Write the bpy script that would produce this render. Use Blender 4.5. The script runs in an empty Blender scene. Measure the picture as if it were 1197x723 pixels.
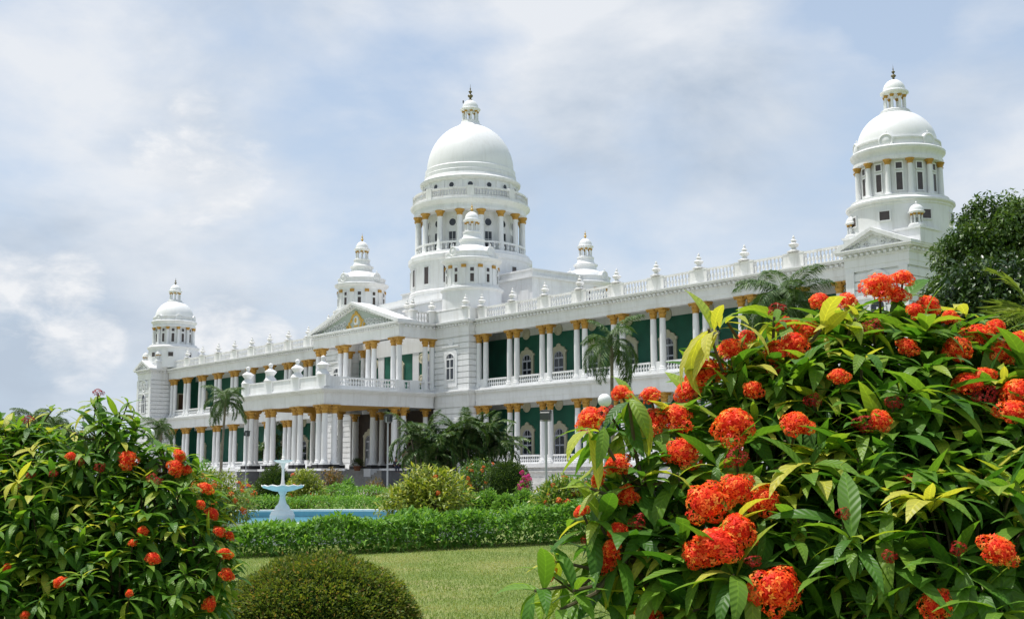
import bpy, math, random
import numpy as np
from mathutils import Vector, Matrix

random.seed(7)
rng = np.random.default_rng(11)
SC = bpy.context.scene
COL = SC.collection
R = math.radians
PI = math.pi

# ------------------------------------------------------------------ camera
FPX, YAW, PITCH, ROLL = 1410.16, -0.8716, 0.1360, -0.0050
CAM = Vector((82.4957, -65.9673, -0.1945))
Fw = Vector((math.sin(YAW) * math.cos(PITCH), math.cos(YAW) * math.cos(PITCH), math.sin(PITCH)))
Rt0 = Vector((math.cos(YAW), -math.sin(YAW), 0))
Up0 = Rt0.cross(Fw)
Rt = Rt0 * math.cos(ROLL) + Up0 * math.sin(ROLL)
Up = -Rt0 * math.sin(ROLL) + Up0 * math.cos(ROLL)
cam = bpy.data.cameras.new('camera')
cam.sensor_fit = 'HORIZONTAL'
cam.sensor_width = 36
cam.lens = 36 * FPX / 1197
cam.clip_start = 0.05
cam.clip_end = 6000
co = bpy.data.objects.new('camera', cam)
co.matrix_world = Matrix(((Rt.x, Up.x, -Fw.x, CAM.x), (Rt.y, Up.y, -Fw.y, CAM.y), (Rt.z, Up.z, -Fw.z, CAM.z), (0, 0, 0, 1)))
COL.objects.link(co)
SC.camera = co

# ------------------------------------------------------------------ light
SUN = Vector((-0.24, -0.17, 0.95)).normalized()          # towards the sun
SUN_EL = math.asin(SUN.z)
SUN_AZ = math.atan2(SUN.x, SUN.y)
EXPOSURE = 0.30
w = bpy.data.worlds.new('World')
SC.world = w
w.use_nodes = True
nt = w.node_tree
nt.nodes.clear()


def N(nt, kind, **kw):
    n = nt.nodes.new(kind)
    for k, v in kw.items():
        if k.startswith('i_'):
            n.inputs[k[2:].replace('_', ' ')].default_value = v
        else:
            setattr(n, k, v)
    return n


def L(nt, a, b):
    nt.links.new(a, b)


def math_node(nt, op, a, b=None, c=None):
    n = nt.nodes.new('ShaderNodeMath')
    n.operation = op
    for i, v in enumerate((a, b, c)):
        if v is None:
            continue
        if isinstance(v, (int, float)):
            n.inputs[i].default_value = v
        else:
            nt.links.new(v, n.inputs[i])
    return n.outputs[0]


def ramp(nt, fac, stops):
    n = nt.nodes.new('ShaderNodeValToRGB')
    e = n.color_ramp.elements
    while len(e) < len(stops):
        e.new(0.5)
    for i, (p, c) in enumerate(stops):
        e[i].position = p
        e[i].color = (c, c, c, 1) if isinstance(c, (int, float)) else (*c, 1)
    L(nt, fac, n.inputs[0])
    return n.outputs[0]


def mixc(nt, fac, a, b, blend='MIX'):
    n = nt.nodes.new('ShaderNodeMix')
    n.data_type = 'RGBA'
    n.blend_type = blend
    for i, v in ((0, fac), (6, a), (7, b)):
        if isinstance(v, (int, float)):
            n.inputs[i].default_value = v
        elif isinstance(v, tuple):
            n.inputs[i].default_value = (*v, 1)
        else:
            L(nt, v, n.inputs[i])
    return n.outputs[2]


sky = N(nt, 'ShaderNodeTexSky', sky_type='NISHITA', sun_disc=False, sun_elevation=SUN_EL, sun_rotation=SUN_AZ)
sky.air_density = 1.0
sky.dust_density = 2.0
sky.ozone_density = 1.5
bg1 = N(nt, 'ShaderNodeBackground')
bg1.inputs['Strength'].default_value = 0.11
L(nt, sky.outputs[0], bg1.inputs[0])
tc = N(nt, 'ShaderNodeTexCoord')
sep = N(nt, 'ShaderNodeSeparateXYZ')
L(nt, tc.outputs['Generated'], sep.inputs[0])
cmb = N(nt, 'ShaderNodeMapping')
cmb.inputs['Scale'].default_value = (1.0, 1.0, 2.0)
cmb.inputs['Location'].default_value = (0.35, 0.1, 0.2)
L(nt, tc.outputs['Generated'], cmb.inputs[0])
n1 = N(nt, 'ShaderNodeTexNoise', i_Scale=2.7, i_Detail=10.0, i_Roughness=0.52, i_Distortion=0.35)
L(nt, cmb.outputs[0], n1.inputs['Vector'])
n2 = N(nt, 'ShaderNodeTexNoise', i_Scale=6.5, i_Detail=9.0, i_Roughness=0.58, i_Distortion=0.2)
L(nt, cmb.outputs[0], n2.inputs['Vector'])
cov = math_node(nt, 'ADD', math_node(nt, 'MULTIPLY', n1.outputs[0], 0.66), math_node(nt, 'MULTIPLY', n2.outputs[0], 0.34))
# thicker banks of cloud stand in the west, left of the palace
azl = math_node(nt, 'ADD', math_node(nt, 'MULTIPLY', sep.outputs[0], -0.75), math_node(nt, 'MULTIPLY', sep.outputs[1], -0.65))
cov = math_node(nt, 'ADD', cov, math_node(nt, 'MULTIPLY', azl, 0.10))


def sky_dir(px, py):
    return (Fw + Rt * ((px - 598.5) / FPX) - Up * ((py - 361.5) / FPX)).normalized()


for px_, py_, sg_, am_ in ((800, 60, 230, .10), (150, 180, 230, .10), (1150, 150, 110, .06), (470, 120, 170, -.05), (1000, 30, 120, -.08)):
    d_ = sky_dir(px_, py_)
    vm = N(nt, 'ShaderNodeVectorMath', operation='DOT_PRODUCT')
    L(nt, tc.outputs['Generated'], vm.inputs[0]); vm.inputs[1].default_value = d_
    q_ = math_node(nt, 'MULTIPLY', math_node(nt, 'SUBTRACT', 1.0, vm.outputs['Value']), 2 / (sg_ / FPX) ** 2)
    cov = math_node(nt, 'ADD', cov, math_node(nt, 'MULTIPLY', math_node(nt, 'MAXIMUM', math_node(nt, 'SUBTRACT', 1.0, q_), 0.0), am_))
cl = ramp(nt, cov, [(0.43, 0.0), (0.60, 1.0)])
# pale veil of humid air everywhere, denser near the horizon
veil = ramp(nt, sep.outputs[2], [(0.0, 0.80), (0.5, 0.52), (1.0, 0.25)])
bgh = N(nt, 'ShaderNodeBackground')
bgh.inputs[0].default_value = (0.60, 0.72, 0.88, 1)
bgh.inputs[1].default_value = 0.84
mixh = N(nt, 'ShaderNodeMixShader')
L(nt, veil, mixh.inputs[0]); L(nt, bg1.outputs[0], mixh.inputs[1]); L(nt, bgh.outputs[0], mixh.inputs[2])
bgc = N(nt, 'ShaderNodeBackground')
n3 = N(nt, 'ShaderNodeTexNoise', i_Scale=4.2, i_Detail=8.0, i_Roughness=0.55, i_Distortion=0.3)
L(nt, cmb.outputs[0], n3.inputs['Vector'])
ccol = ramp(nt, math_node(nt, 'ADD', n3.outputs[0], math_node(nt, 'MULTIPLY', sep.outputs[2], 0.22)), [(0.40, (0.50, 0.585, 0.70)), (0.52, (0.69, 0.75, 0.83)), (0.66, (0.90, 0.92, 0.95))])
L(nt, ccol, bgc.inputs[0])
bgc.inputs[1].default_value = 0.78
# small sharp edged heaps of cumulus low over the western horizon
n4 = N(nt, 'ShaderNodeTexNoise', i_Scale=16.0, i_Detail=12.0, i_Roughness=0.6, i_Distortion=0.25)
L(nt, cmb.outputs[0], n4.inputs['Vector'])
cum = None
for px_, py_, sg_ in ((18, 340, 62), (78, 338, 50), (90, 397, 62), (262, 392, 58), (310, 398, 40), (235, 190, 90), (-60, 270, 90)):
    vm = N(nt, 'ShaderNodeVectorMath', operation='DOT_PRODUCT')
    L(nt, tc.outputs['Generated'], vm.inputs[0]); vm.inputs[1].default_value = sky_dir(px_, py_)
    q_ = math_node(nt, 'MAXIMUM', math_node(nt, 'SUBTRACT', 1.0, math_node(nt, 'MULTIPLY', math_node(nt, 'SUBTRACT', 1.0, vm.outputs['Value']), 2 / (sg_ / FPX) ** 2)), 0.0)
    cum = q_ if cum is None else math_node(nt, 'MAXIMUM', cum, q_)
cumf = ramp(nt, math_node(nt, 'ADD', math_node(nt, 'MULTIPLY', cum, 0.30), math_node(nt, 'MULTIPLY', n4.outputs[0], 0.9)), [(0.52, 0.0), (0.66, 0.55), (0.80, 0.9)])
bgk = N(nt, 'ShaderNodeBackground')
L(nt, ramp(nt, n4.outputs[0], [(0.35, (0.66, 0.72, 0.80)), (0.6, (0.93, 0.94, 0.96))]), bgk.inputs[0])
bgk.inputs[1].default_value = 0.80
mixs = N(nt, 'ShaderNodeMixShader')
L(nt, math_node(nt, 'MULTIPLY', cl, 0.85), mixs.inputs[0]); L(nt, mixh.outputs[0], mixs.inputs[1]); L(nt, bgc.outputs[0], mixs.inputs[2])
out = N(nt, 'ShaderNodeOutputWorld')
mixk = N(nt, 'ShaderNodeMixShader')
L(nt, math_node(nt, 'MULTIPLY', cumf, math_node(nt, 'MINIMUM', math_node(nt, 'MULTIPLY', cum, 3.0), 1.0)), mixk.inputs[0]); L(nt, mixs.outputs[0], mixk.inputs[1]); L(nt, bgk.outputs[0], mixk.inputs[2])
L(nt, mixk.outputs[0], out.inputs[0])

sl = bpy.data.lights.new('sun', 'SUN')
sl.energy = 4.0
sl.angle = R(0.53)
sl.color = (1.0, 0.965, 0.91)
so = bpy.data.objects.new('sun', sl)
so.rotation_euler = (-SUN).to_track_quat('-Z', 'Y').to_euler()
so.location = (0, 0, 80)
COL.objects.link(so)
SC.view_settings.view_transform = 'Standard'
SC.view_settings.look = 'None'
SC.view_settings.gamma = 1
SC.view_settings.exposure = EXPOSURE
SC.render.engine = 'CYCLES'
SC.cycles.max_bounces = 6
SC.cycles.diffuse_bounces = 4
SC.cycles.transmission_bounces = 4
SC.cycles.transparent_max_bounces = 4

# ------------------------------------------------------------------ helpers
G = -1.35                    # garden level


def ray(px, py):
    return Fw + Rt * ((px - 598.5) / FPX) - Up * ((py - 361.5) / FPX)


def at(px, py, d):           # point d metres deep in the direction of a photo pixel
    return CAM + ray(px, py) * d


def ground(px, d, z=G):      # ground point below it
    p = at(px, 545, d)
    return Vector((p.x, p.y, z))


MATS = {}


def mat(name, base, rough=0.6, spec=0.4, var=0.0, vscale=3.0, bump=0.0, bscale=30.0, stain=None, metallic=0.0):
    m = bpy.data.materials.new(name)
    m.use_nodes = True
    t = m.node_tree
    b = t.nodes['Principled BSDF']
    b.inputs['Roughness'].default_value = rough
    b.inputs['Specular IOR Level'].default_value = spec
    b.inputs['Metallic'].default_value = metallic
    b.inputs['Base Color'].default_value = (*base, 1)
    geo = N(t, 'ShaderNodeNewGeometry')
    c = None
    if var > 0:
        n = N(t, 'ShaderNodeTexNoise', i_Scale=vscale, i_Detail=6.0, i_Roughness=0.6)
        L(t, geo.outputs['Position'], n.inputs['Vector'])
        lo = tuple(x * (1 - var) for x in base)
        hi = tuple(min(1, x * (1 + var * 0.6)) for x in base)
        c = ramp(t, n.outputs[0], [(0.3, lo), (0.7, hi)])
    if stain:
        mp = N(t, 'ShaderNodeMapping')
        mp.inputs['Scale'].default_value = (1.6, 1.6, 0.16)
        L(t, geo.outputs['Position'], mp.inputs[0])
        n = N(t, 'ShaderNodeTexNoise', i_Scale=1.3, i_Detail=8.0, i_Roughness=0.65)
        L(t, mp.outputs[0], n.inputs['Vector'])
        f = ramp(t, n.outputs[0], [(0.5, 0.0), (0.78, 1.0)])
        mp2 = N(t, 'ShaderNodeMapping')
        mp2.inputs['Scale'].default_value = (5.5, 5.5, 0.35)
        L(t, geo.outputs['Position'], mp2.inputs[0])
        m2 = N(t, 'ShaderNodeTexNoise', i_Scale=1.0, i_Detail=6.0, i_Roughness=0.7)
        L(t, mp2.outputs[0], m2.inputs['Vector'])
        f = math_node(t, 'MAXIMUM', f, math_node(t, 'MULTIPLY', ramp(t, m2.outputs[0], [(0.55, 0.0), (0.75, 1.0)]), 0.75))
        c = mixc(t, math_node(t, 'MULTIPLY', f, stain[1]), c if c is not None else base, stain[0])
    if c is not None:
        L(t, c, b.inputs['Base Color'])
    if bump > 0:
        n = N(t, 'ShaderNodeTexNoise', i_Scale=bscale, i_Detail=5.0)
        L(t, geo.outputs['Position'], n.inputs['Vector'])
        bp = N(t, 'ShaderNodeBump', i_Strength=bump, i_Distance=0.02)
        L(t, n.outputs[0], bp.inputs['Height'])
        L(t, bp.outputs[0], b.inputs['Normal'])
    MATS[name] = m
    return m


mat('white', (0.75, 0.755, 0.76), 0.6, 0.3, 0.07, 0.6, 0.2, 9, stain=((0.45, 0.43, 0.39), 0.50))
mat('parapet', (0.76, 0.755, 0.74), 0.6, 0.3, 0.08, 0.9, 0.15, 9, stain=((0.32, 0.30, 0.27), 0.65))
mat('dome_white', (0.78, 0.785, 0.785), 0.45, 0.35, 0.03, 0.5, 0.1, 6, stain=((0.55, 0.53, 0.49), 0.35))
mat('ochre', (0.47, 0.255, 0.04), 0.5, 0.4, 0.22, 9, 0.5, 22)
mat('gold', (0.62, 0.38, 0.06), 0.4, 0.5, 0.2, 9, 0.3, 22)
mat('green', (0.020, 0.128, 0.085), 0.6, 0.3, 0.22, 0.7, stain=((0.03, 0.10, 0.075), 0.6))
mat('cream', (0.54, 0.51, 0.38), 0.6, 0.3, 0.08, 4)
mat('door', (0.55, 0.56, 0.63), 0.5, 0.4, 0.05, 3)
mat('glass', (0.025, 0.03, 0.038), 0.12, 0.5)
mat('pane_brown', (0.06, 0.045, 0.04), 0.25, 0.5, 0.3, 4)
mat('dark', (0.02, 0.02, 0.022), 0.6, 0.3)
mat('brown', (0.10, 0.055, 0.03), 0.6, 0.3, 0.2, 4)
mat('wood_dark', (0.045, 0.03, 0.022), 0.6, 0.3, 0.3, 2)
mat('stone', (0.34, 0.33, 0.31), 0.8, 0.2, 0.2, 3, 0.3, 12)
mat('pale_stone', (0.58, 0.58, 0.565), 0.8, 0.2, 0.2, 2, 0.3, 12)
mat('shaded_stone', (0.11, 0.115, 0.125), 0.7, 0.3, 0.2, 3)  # stone darkened: shade on the porch pedestal walls put into the colour
mat('tymp', (0.42, 0.47, 0.43), 0.7, 0.3, 0.1, 6)
mat('finial_metal', (0.14, 0.115, 0.05), 0.45, 0.5, 0.3, 20)
mat('roof', (0.55, 0.54, 0.52), 0.8, 0.2, 0.15, 1.0)
mat('metal_dark', (0.045, 0.05, 0.05), 0.45, 0.5)
mat('metal_grey', (0.33, 0.35, 0.36), 0.5, 0.5)
mat('globe', (0.80, 0.80, 0.78), 0.3, 0.5)
mat('marble', (0.80, 0.79, 0.76), 0.45, 0.4, 0.08, 9, stain=((0.45, 0.46, 0.43), 0.5))
mat('pool_blue', (0.15, 0.36, 0.44), 0.35, 0.5, 0.12, 2.0, stain=((0.15, 0.33, 0.40), 0.6))
mat('bark', (0.13, 0.10, 0.075), 0.9, 0.1, 0.35, 14, 0.6, 30)
mat('stem', (0.10, 0.085, 0.045), 0.8, 0.2, 0.35, 30)
mat('palm_trunk', (0.22, 0.19, 0.15), 0.9, 0.1, 0.35, 5, 0.5, 14)
mat('skin', (0.20, 0.10, 0.06), 0.6, 0.3)
mat('khaki', (0.22, 0.17, 0.11), 0.8, 0.2, 0.1, 9)
mat('navy', (0.03, 0.035, 0.06), 0.8, 0.2, 0.1, 9)
mat('hair', (0.012, 0.01, 0.01), 0.6, 0.3)
mat('pot', (0.25, 0.11, 0.06), 0.8, 0.2, 0.2, 8)
mat('paving', (0.40, 0.385, 0.37), 0.85, 0.2, 0.15, 1.5, 0.3, 14)

WL = {}                      # world position of every object's origin


class MB:
    def __init__(self):
        self.v = []; self.f = []; self.m = []

    def add(self, vs, fs, mi=0):
        o = len(self.v)
        self.v.extend(vs)
        for f in fs:
            self.f.append(tuple(i + o for i in f)); self.m.append(mi)
        return self

    def box(self, x0, x1, y0, y1, z0, z1, mi=0):
        return self.add([(x0, y0, z0), (x1, y0, z0), (x1, y1, z0), (x0, y1, z0), (x0, y0, z1), (x1, y0, z1), (x1, y1, z1), (x0, y1, z1)],
                        [(0, 3, 2, 1), (4, 5, 6, 7), (0, 1, 5, 4), (1, 2, 6, 5), (2, 3, 7, 6), (3, 0, 4, 7)], mi)

    def lathe(self, prof, cx=0, cy=0, seg=24, mi=0, a0=0.0, z0=0.0, s=1.0, cap=True):
        o = len(self.v)
        n = len(prof)
        for r, z in prof:
            for k in range(seg):
                a = a0 + 2 * PI * k / seg
                self.v.append((cx + s * r * math.cos(a), cy + s * r * math.sin(a), z0 + s * z))
        for i in range(n - 1):
            for k in range(seg):
                k2 = (k + 1) % seg
                self.f.append((o + i * seg + k, o + i * seg + k2, o + (i + 1) * seg + k2, o + (i + 1) * seg + k)); self.m.append(mi)
        if cap:
            if prof[0][0] > 1e-4:
                self.f.append(tuple(o + k for k in reversed(range(seg)))); self.m.append(mi)
            if prof[-1][0] > 1e-4:
                self.f.append(tuple(o + (n - 1) * seg + k for k in range(seg))); self.m.append(mi)
        return self

    def prism(self, poly, y0, y1, mi=0, plane='xz'):     # poly in (u, z), extruded along the other axis
        n = len(poly)
        if plane == 'xz':
            a = [(u, y0, z) for u, z in poly]; b = [(u, y1, z) for u, z in poly]
        else:
            a = [(y0, u, z) for u, z in poly]; b = [(y1, u, z) for u, z in poly]
        fs = [tuple(range(n)), tuple(reversed(range(n, 2 * n)))]
        for i in range(n):
            j = (i + 1) % n
            fs.append((i, i + n, j + n, j))
        return self.add(a + b, fs, mi)

    def tube(self, pts, rad, seg=8, mi=0):
        pts = [Vector(p) for p in pts]
        if not isinstance(rad, (list, tuple)):
            rad = [rad] * len(pts)
        o = len(self.v)
        for i, p in enumerate(pts):
            d = (pts[min(i + 1, len(pts) - 1)] - pts[max(i - 1, 0)]).normalized()
            a = d.cross(Vector((0, 0, 1)))
            if a.length < 1e-3:
                a = Vector((1, 0, 0))
            a.normalize(); b = d.cross(a)
            for k in range(seg):
                t = 2 * PI * k / seg
                self.v.append(tuple(p + (a * math.cos(t) + b * math.sin(t)) * rad[i]))
        for i in range(len(pts) - 1):
            for k in range(seg):
                k2 = (k + 1) % seg
                self.f.append((o + i * seg + k, o + i * seg + k2, o + (i + 1) * seg + k2, o + (i + 1) * seg + k)); self.m.append(mi)
        self.f.append(tuple(o + k for k in range(seg))); self.m.append(mi)
        self.f.append(tuple(o + (len(pts) - 1) * seg + k for k in reversed(range(seg)))); self.m.append(mi)
        return self

    def xf(self, M, start=0):
        for i in range(start, len(self.v)):
            self.v[i] = tuple(M @ Vector(self.v[i]))
        return self

    def build(self, name, mats, parent=None, origin=None, smooth=None, local=False):
        """origin: world origin of the object. local=True: vertices are already relative to origin."""
        origin = Vector(origin) if origin is not None else (WL[parent.name] if parent else Vector((0, 0, 0)))
        me = bpy.data.meshes.new(name)
        vs = self.v if local else [(x - origin.x, y - origin.y, z - origin.z) for x, y, z in self.v]
        me.from_pydata(vs, [], self.f)
        for mm in ([mats] if isinstance(mats, str) else mats):
            me.materials.append(MATS[mm])
        me.polygons.foreach_set('material_index', self.m)
        if smooth:
            me.polygons.foreach_set('use_smooth', [True] * len(self.f))
            me.set_sharp_from_angle(angle=R(smooth))
        me.update()
        return place(name, me, parent, origin)


def place(name, me, parent, origin):
    o = bpy.data.objects.new(name, me)
    COL.objects.link(o)
    origin = Vector(origin)
    if parent is not None:
        o.parent = parent
        o.location = origin - WL[parent.name]
    else:
        o.location = origin
    WL[o.name] = origin
    return o


def thing(name, label, cat, loc, group=None):
    o = place(name, None, None, loc)
    o.empty_display_size = 0.2
    return tag(o, label, cat, group)


def tag(o, label, cat, group=None):
    o['label'] = label; o['category'] = cat
    if group:
        o['group'] = group
    return o


def structure(o, kind='structure'):
    o['kind'] = kind
    return o


def copy_part(o, parent, origin):
    c = o.copy()
    COL.objects.link(c)
    c.parent = parent
    c.location = Vector(origin) - WL[parent.name]
    WL[c.name] = Vector(origin)
    for ch in list(o.children):
        d = ch.copy()
        COL.objects.link(d)
        d.parent = c
        WL[d.name] = Vector(origin) + Vector(d.location)
    return c


# ------------------------------------------------------------------ PALACE
XC = -12.79
ZB, ZCL, ZF, ZU, ZCU, ZCT, ZPT = 0.72, 5.78, 7.08, 7.32, 12.05, 13.37, 14.45
palace = thing('palace', 'white domed two storey palace with ochre capitals, green verandah walls and balustraded roof', 'palace', (XC, -1, G))
S = 4.2

# --- column prototype (upper and lower storey)


def column_mb(h, r=0.25, dark=0.0):
    m = MB()
    z = 0.0
    if dark:
        m.box(-r * 1.45, r * 1.45, -r * 1.45, r * 1.45, 0, dark, 1); z = dark
    m.box(-r * 1.4, r * 1.4, -r * 1.4, r * 1.4, z, z + 0.12, 0)
    m.lathe([(r * 1.35, z + .12), (r * 1.38, z + .18), (r * 1.3, z + .24), (r * 1.12, z + .27), (r * 1.2, z + .33), (r * 1.03, z + .38), (r * 1.0, z + .5),
             (r * 1.0, h * 0.4), (r * 0.96, h * 0.7), (r * 0.88, h - .72)], seg=20, cap=False)
    return m


def capital_mb(h, r=0.25):
    m = MB()
    m.lathe([(r * .98, h - .74), (r * 1.06, h - .70), (r * .94, h - .66), (r * 1.04, h - .50), (r * 1.25, h - .44), (r * 1.04, h - .42), (r * 1.22, h - .26), (r * 1.55, h - .15), (r * 1.3, h - .12)], seg=16)
    for k in range(8):                                    # acanthus tips and volutes
        a = PI / 4 * k
        rr = r * (1.30 if k % 2 == 0 else 1.72)
        c, s_ = math.cos(a), math.sin(a)
        zz = h - (.41 if k % 2 == 0 else .18)
        q = 0.07
        m.lathe([(0.001, -q), (q * .9, -q * .3), (q, 0), (q * .8, q * .6), (0.001, q)], rr * c, rr * s_, 6, z0=zz)
    e = r * 1.55
    m.box(-e, e, -e, e, h - .12, h - .002)
    return m


def make_column(x, y, z0, z1, dark=0.0):
    h = z1 - z0
    c = column_mb(h, dark=dark).build('column', ['white', 'dark'], palace, (x, y, z0), 40, True)
    capital_mb(h).build('capital', 'ochre', c, (x, y, z0), 40, True)
    return c


col_up = make_column(-.47, 0, ZU, ZCU)
col_lo = make_column(-.47, 0, ZB, ZCL)
ups, los = [], []
for n in range(9):
    for d in (-.47, .47):
        ups.append(n * S + d)
ups += [37.03, 37.92]
for x in ups[1:]:
    copy_part(col_up, palace, (x, 0, ZU))
for x in ups[1:]:
    copy_part(col_lo, palace, (x, 0, ZB))
XL = lambda x: 2 * XC - x
for x in ups[2:]:
    copy_part(col_up, palace, (XL(x), 0, ZU))
for x in ups[4:]:
    copy_part(col_lo, palace, (XL(x), 0, ZB))

# --- balustrade bay between column pairs
BAL = [(.05, 0), (.05, .05), (.035, .09), (.075, .22), (.07, .30), (.035, .42), (.03, .5), (.05, .54), (.05, .58)]


def baluster_bay(x0, x1, z0, h, y=0.0, axis='x', gap=.27, post=None):
    m = MB()
    Lh = x1 - x0
    m.box(0, Lh, -.11, .11, 0, .14)
    m.box(0, Lh, -.12, .12, h - .13, h)
    n = max(1, int(Lh / gap))
    k = (h - .27) / .58
    for i in range(n):
        xx = (i + .5) * Lh / n
        m.lathe([(r * 1.42, z * k) for r, z in BAL], xx, 0, 8, z0=.14, cap=False)
    if axis == 'y':
        m.xf(Matrix.Rotation(PI / 2, 4, 'Z'))
        return m, (y, x0, z0)
    return m, (x0, y, z0)


def bay(name, *a, **k):
    mt = k.pop('mat', 'white')
    m, o = baluster_bay(*a, **k)
    return m.build(name, mt, palace, o, 50, True)


half = .47 + .36
vr_u = bay('balustrade', half, S - half, ZU - .02, .80)
vr_l = bay('balustrade', half, S - half, ZB - .02, .74)
for n in range(1, 9):
    x = n * S + half
    if n == 8:
        continue
    copy_part(vr_u, palace, (x, 0, ZU - .02))
    copy_part(vr_l, palace, (x, 0, ZB - .02))
bay('balustrade', 8 * S + half, 37.03 - .36, ZU - .02, .80)
bay('balustrade', 8 * S + half, 37.03 - .36, ZB - .02, .74)
for n in range(0, 8):
    copy_part(vr_u, palace, (XL((n + 1) * S - half), 0, ZU - .02))
    if n > 0:
        copy_part(vr_l, palace, (XL((n + 1) * S - half), 0, ZB - .02))
bay('balustrade', XL(37.03 - .36), XL(8 * S + half), ZU - .02, .80)
bay('balustrade', XL(37.03 - .36), XL(8 * S + half), ZB - .02, .74)

# short solid links inside each pair, pedestal blocks
lk = {}
for n in range(0, 9):
    for x in (n * S, XL(n * S)):
        for z0, h in ((ZU - .02, .80), (ZB - .02, .74)):
            if h in lk:
                copy_part(lk[h], palace, (x, 0, z0))
            else:
                lk[h] = MB().box(-.3, .3, -.10, .10, 0, h).build('pedestal', 'white', palace, (x, 0, z0), None, True)

# --- wing structure: plinth, entablatures, back walls
def wing(x0, x1, e0, e1, end):
    """arcaded wing; e0..e1 is the run of the verandah behind, end the x of its closed far end"""
    MB().box(x0, x1, -.75, 3.4, ZB - .32, ZB - .02).build('ledge', 'white', palace)
    MB().box(x0, x1, -.55, 3.4, G - .2, ZB - .32).box(x0, x1, -.70, 3.4, .02, .12).box(x0, x1, -1.1, 3.4, G - .2, -.45).box(x0, x1, -1.6, 3.4, G - .2, -.9).build('podium', 'pale_stone', palace)
    m = MB()
    m.box(x0, x1, -.30, .30, ZCL, 6.20)
    m.box(x0, x1, -.335, .33, 6.20, 6.80)
    m.box(x0, x1, -.43, .36, 6.80, 6.90)
    m.box(x0, x1, -.60, 3.4, 6.90, 7.06)
    m.box(x0, x1, -.70, .40, 7.06, 7.16)
    m.box(x0, x1, -.45, 3.4, 7.16, ZU - .02)
    m.build('entablature', 'white', palace)
    m = MB()
    m.box(x0, x1, -.30, .30, ZCU, 12.36)
    m.box(x0, x1, -.335, .33, 12.36, 12.86)
    m.box(x0, x1, -.41, .36, 12.86, 12.96)
    m.box(x0, x1, -.46, .4, 13.10, 13.18)
    m.box(x0, x1, -.72, 3.4, 13.18, 13.29)
    m.box(x0, x1, -.80, .4, 13.29, 13.38)
    m.box(x0, x1, -.38, .35, 12.96, 13.10)
    n = int((x1 - x0) / .42)
    for i in range(n):
        xx = x0 + (i + .5) * (x1 - x0) / n
        m.box(xx - .10, xx + .10, -.62, -.375, 12.955, 13.11)
    m.build('entablature', 'white', palace)
    for za, zb_, zw in ((12.90, 13.0, 11.95), (6.45, 6.55, 5.62)):
        MB().box(e0, e1, .36, 3.4, za, zb_).box(e0, e1, 3.32, 3.45, zw, za).build('ceiling', 'white', palace)
    for za, zb_ in ((ZB - .2, 6.5), (ZU - .1, 12.95)):
        MB().box(e0, e1, 3.4, 3.6, za, zb_).build('verandah_wall', 'green', palace)
        sg = 1 if end > XC else -1
        MB().box(end - .05, end + .05, .36, 3.4, za, zb_).build('verandah_wall', 'green', palace)
        MB().box(end - .1, end + .1, 1.0, 2.4, za + .1, za + 3.0).build('door', 'brown', palace)
        MB().box(end - .13, end + .13, .85, 1.0, za + .1, za + 3.15).box(end - .13, end + .13, 2.4, 2.55, za + .1, za + 3.15).box(end - .13, end + .13, 1.0, 2.4, za + 3.0, za + 3.15).build('door_frame', 'cream', palace)


wing(-.62, 38.35, -5.8, 38.35, 38.3)
wing(XL(38.35), XL(-.62), XL(38.35), XL(-5.8), XL(38.3))

# --- verandah windows: ornate cream surround, arched white French door with dark panes


def arch(x0, x1, z0, zs, n=10, scale=1.0):
    cx = (x0 + x1) / 2; r = (x1 - x0) / 2
    return [(x0, z0), (x1, z0)] + [(cx + r * math.cos(PI * i / n), zs + r * scale * math.sin(PI * i / n)) for i in range(n + 1)]


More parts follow.
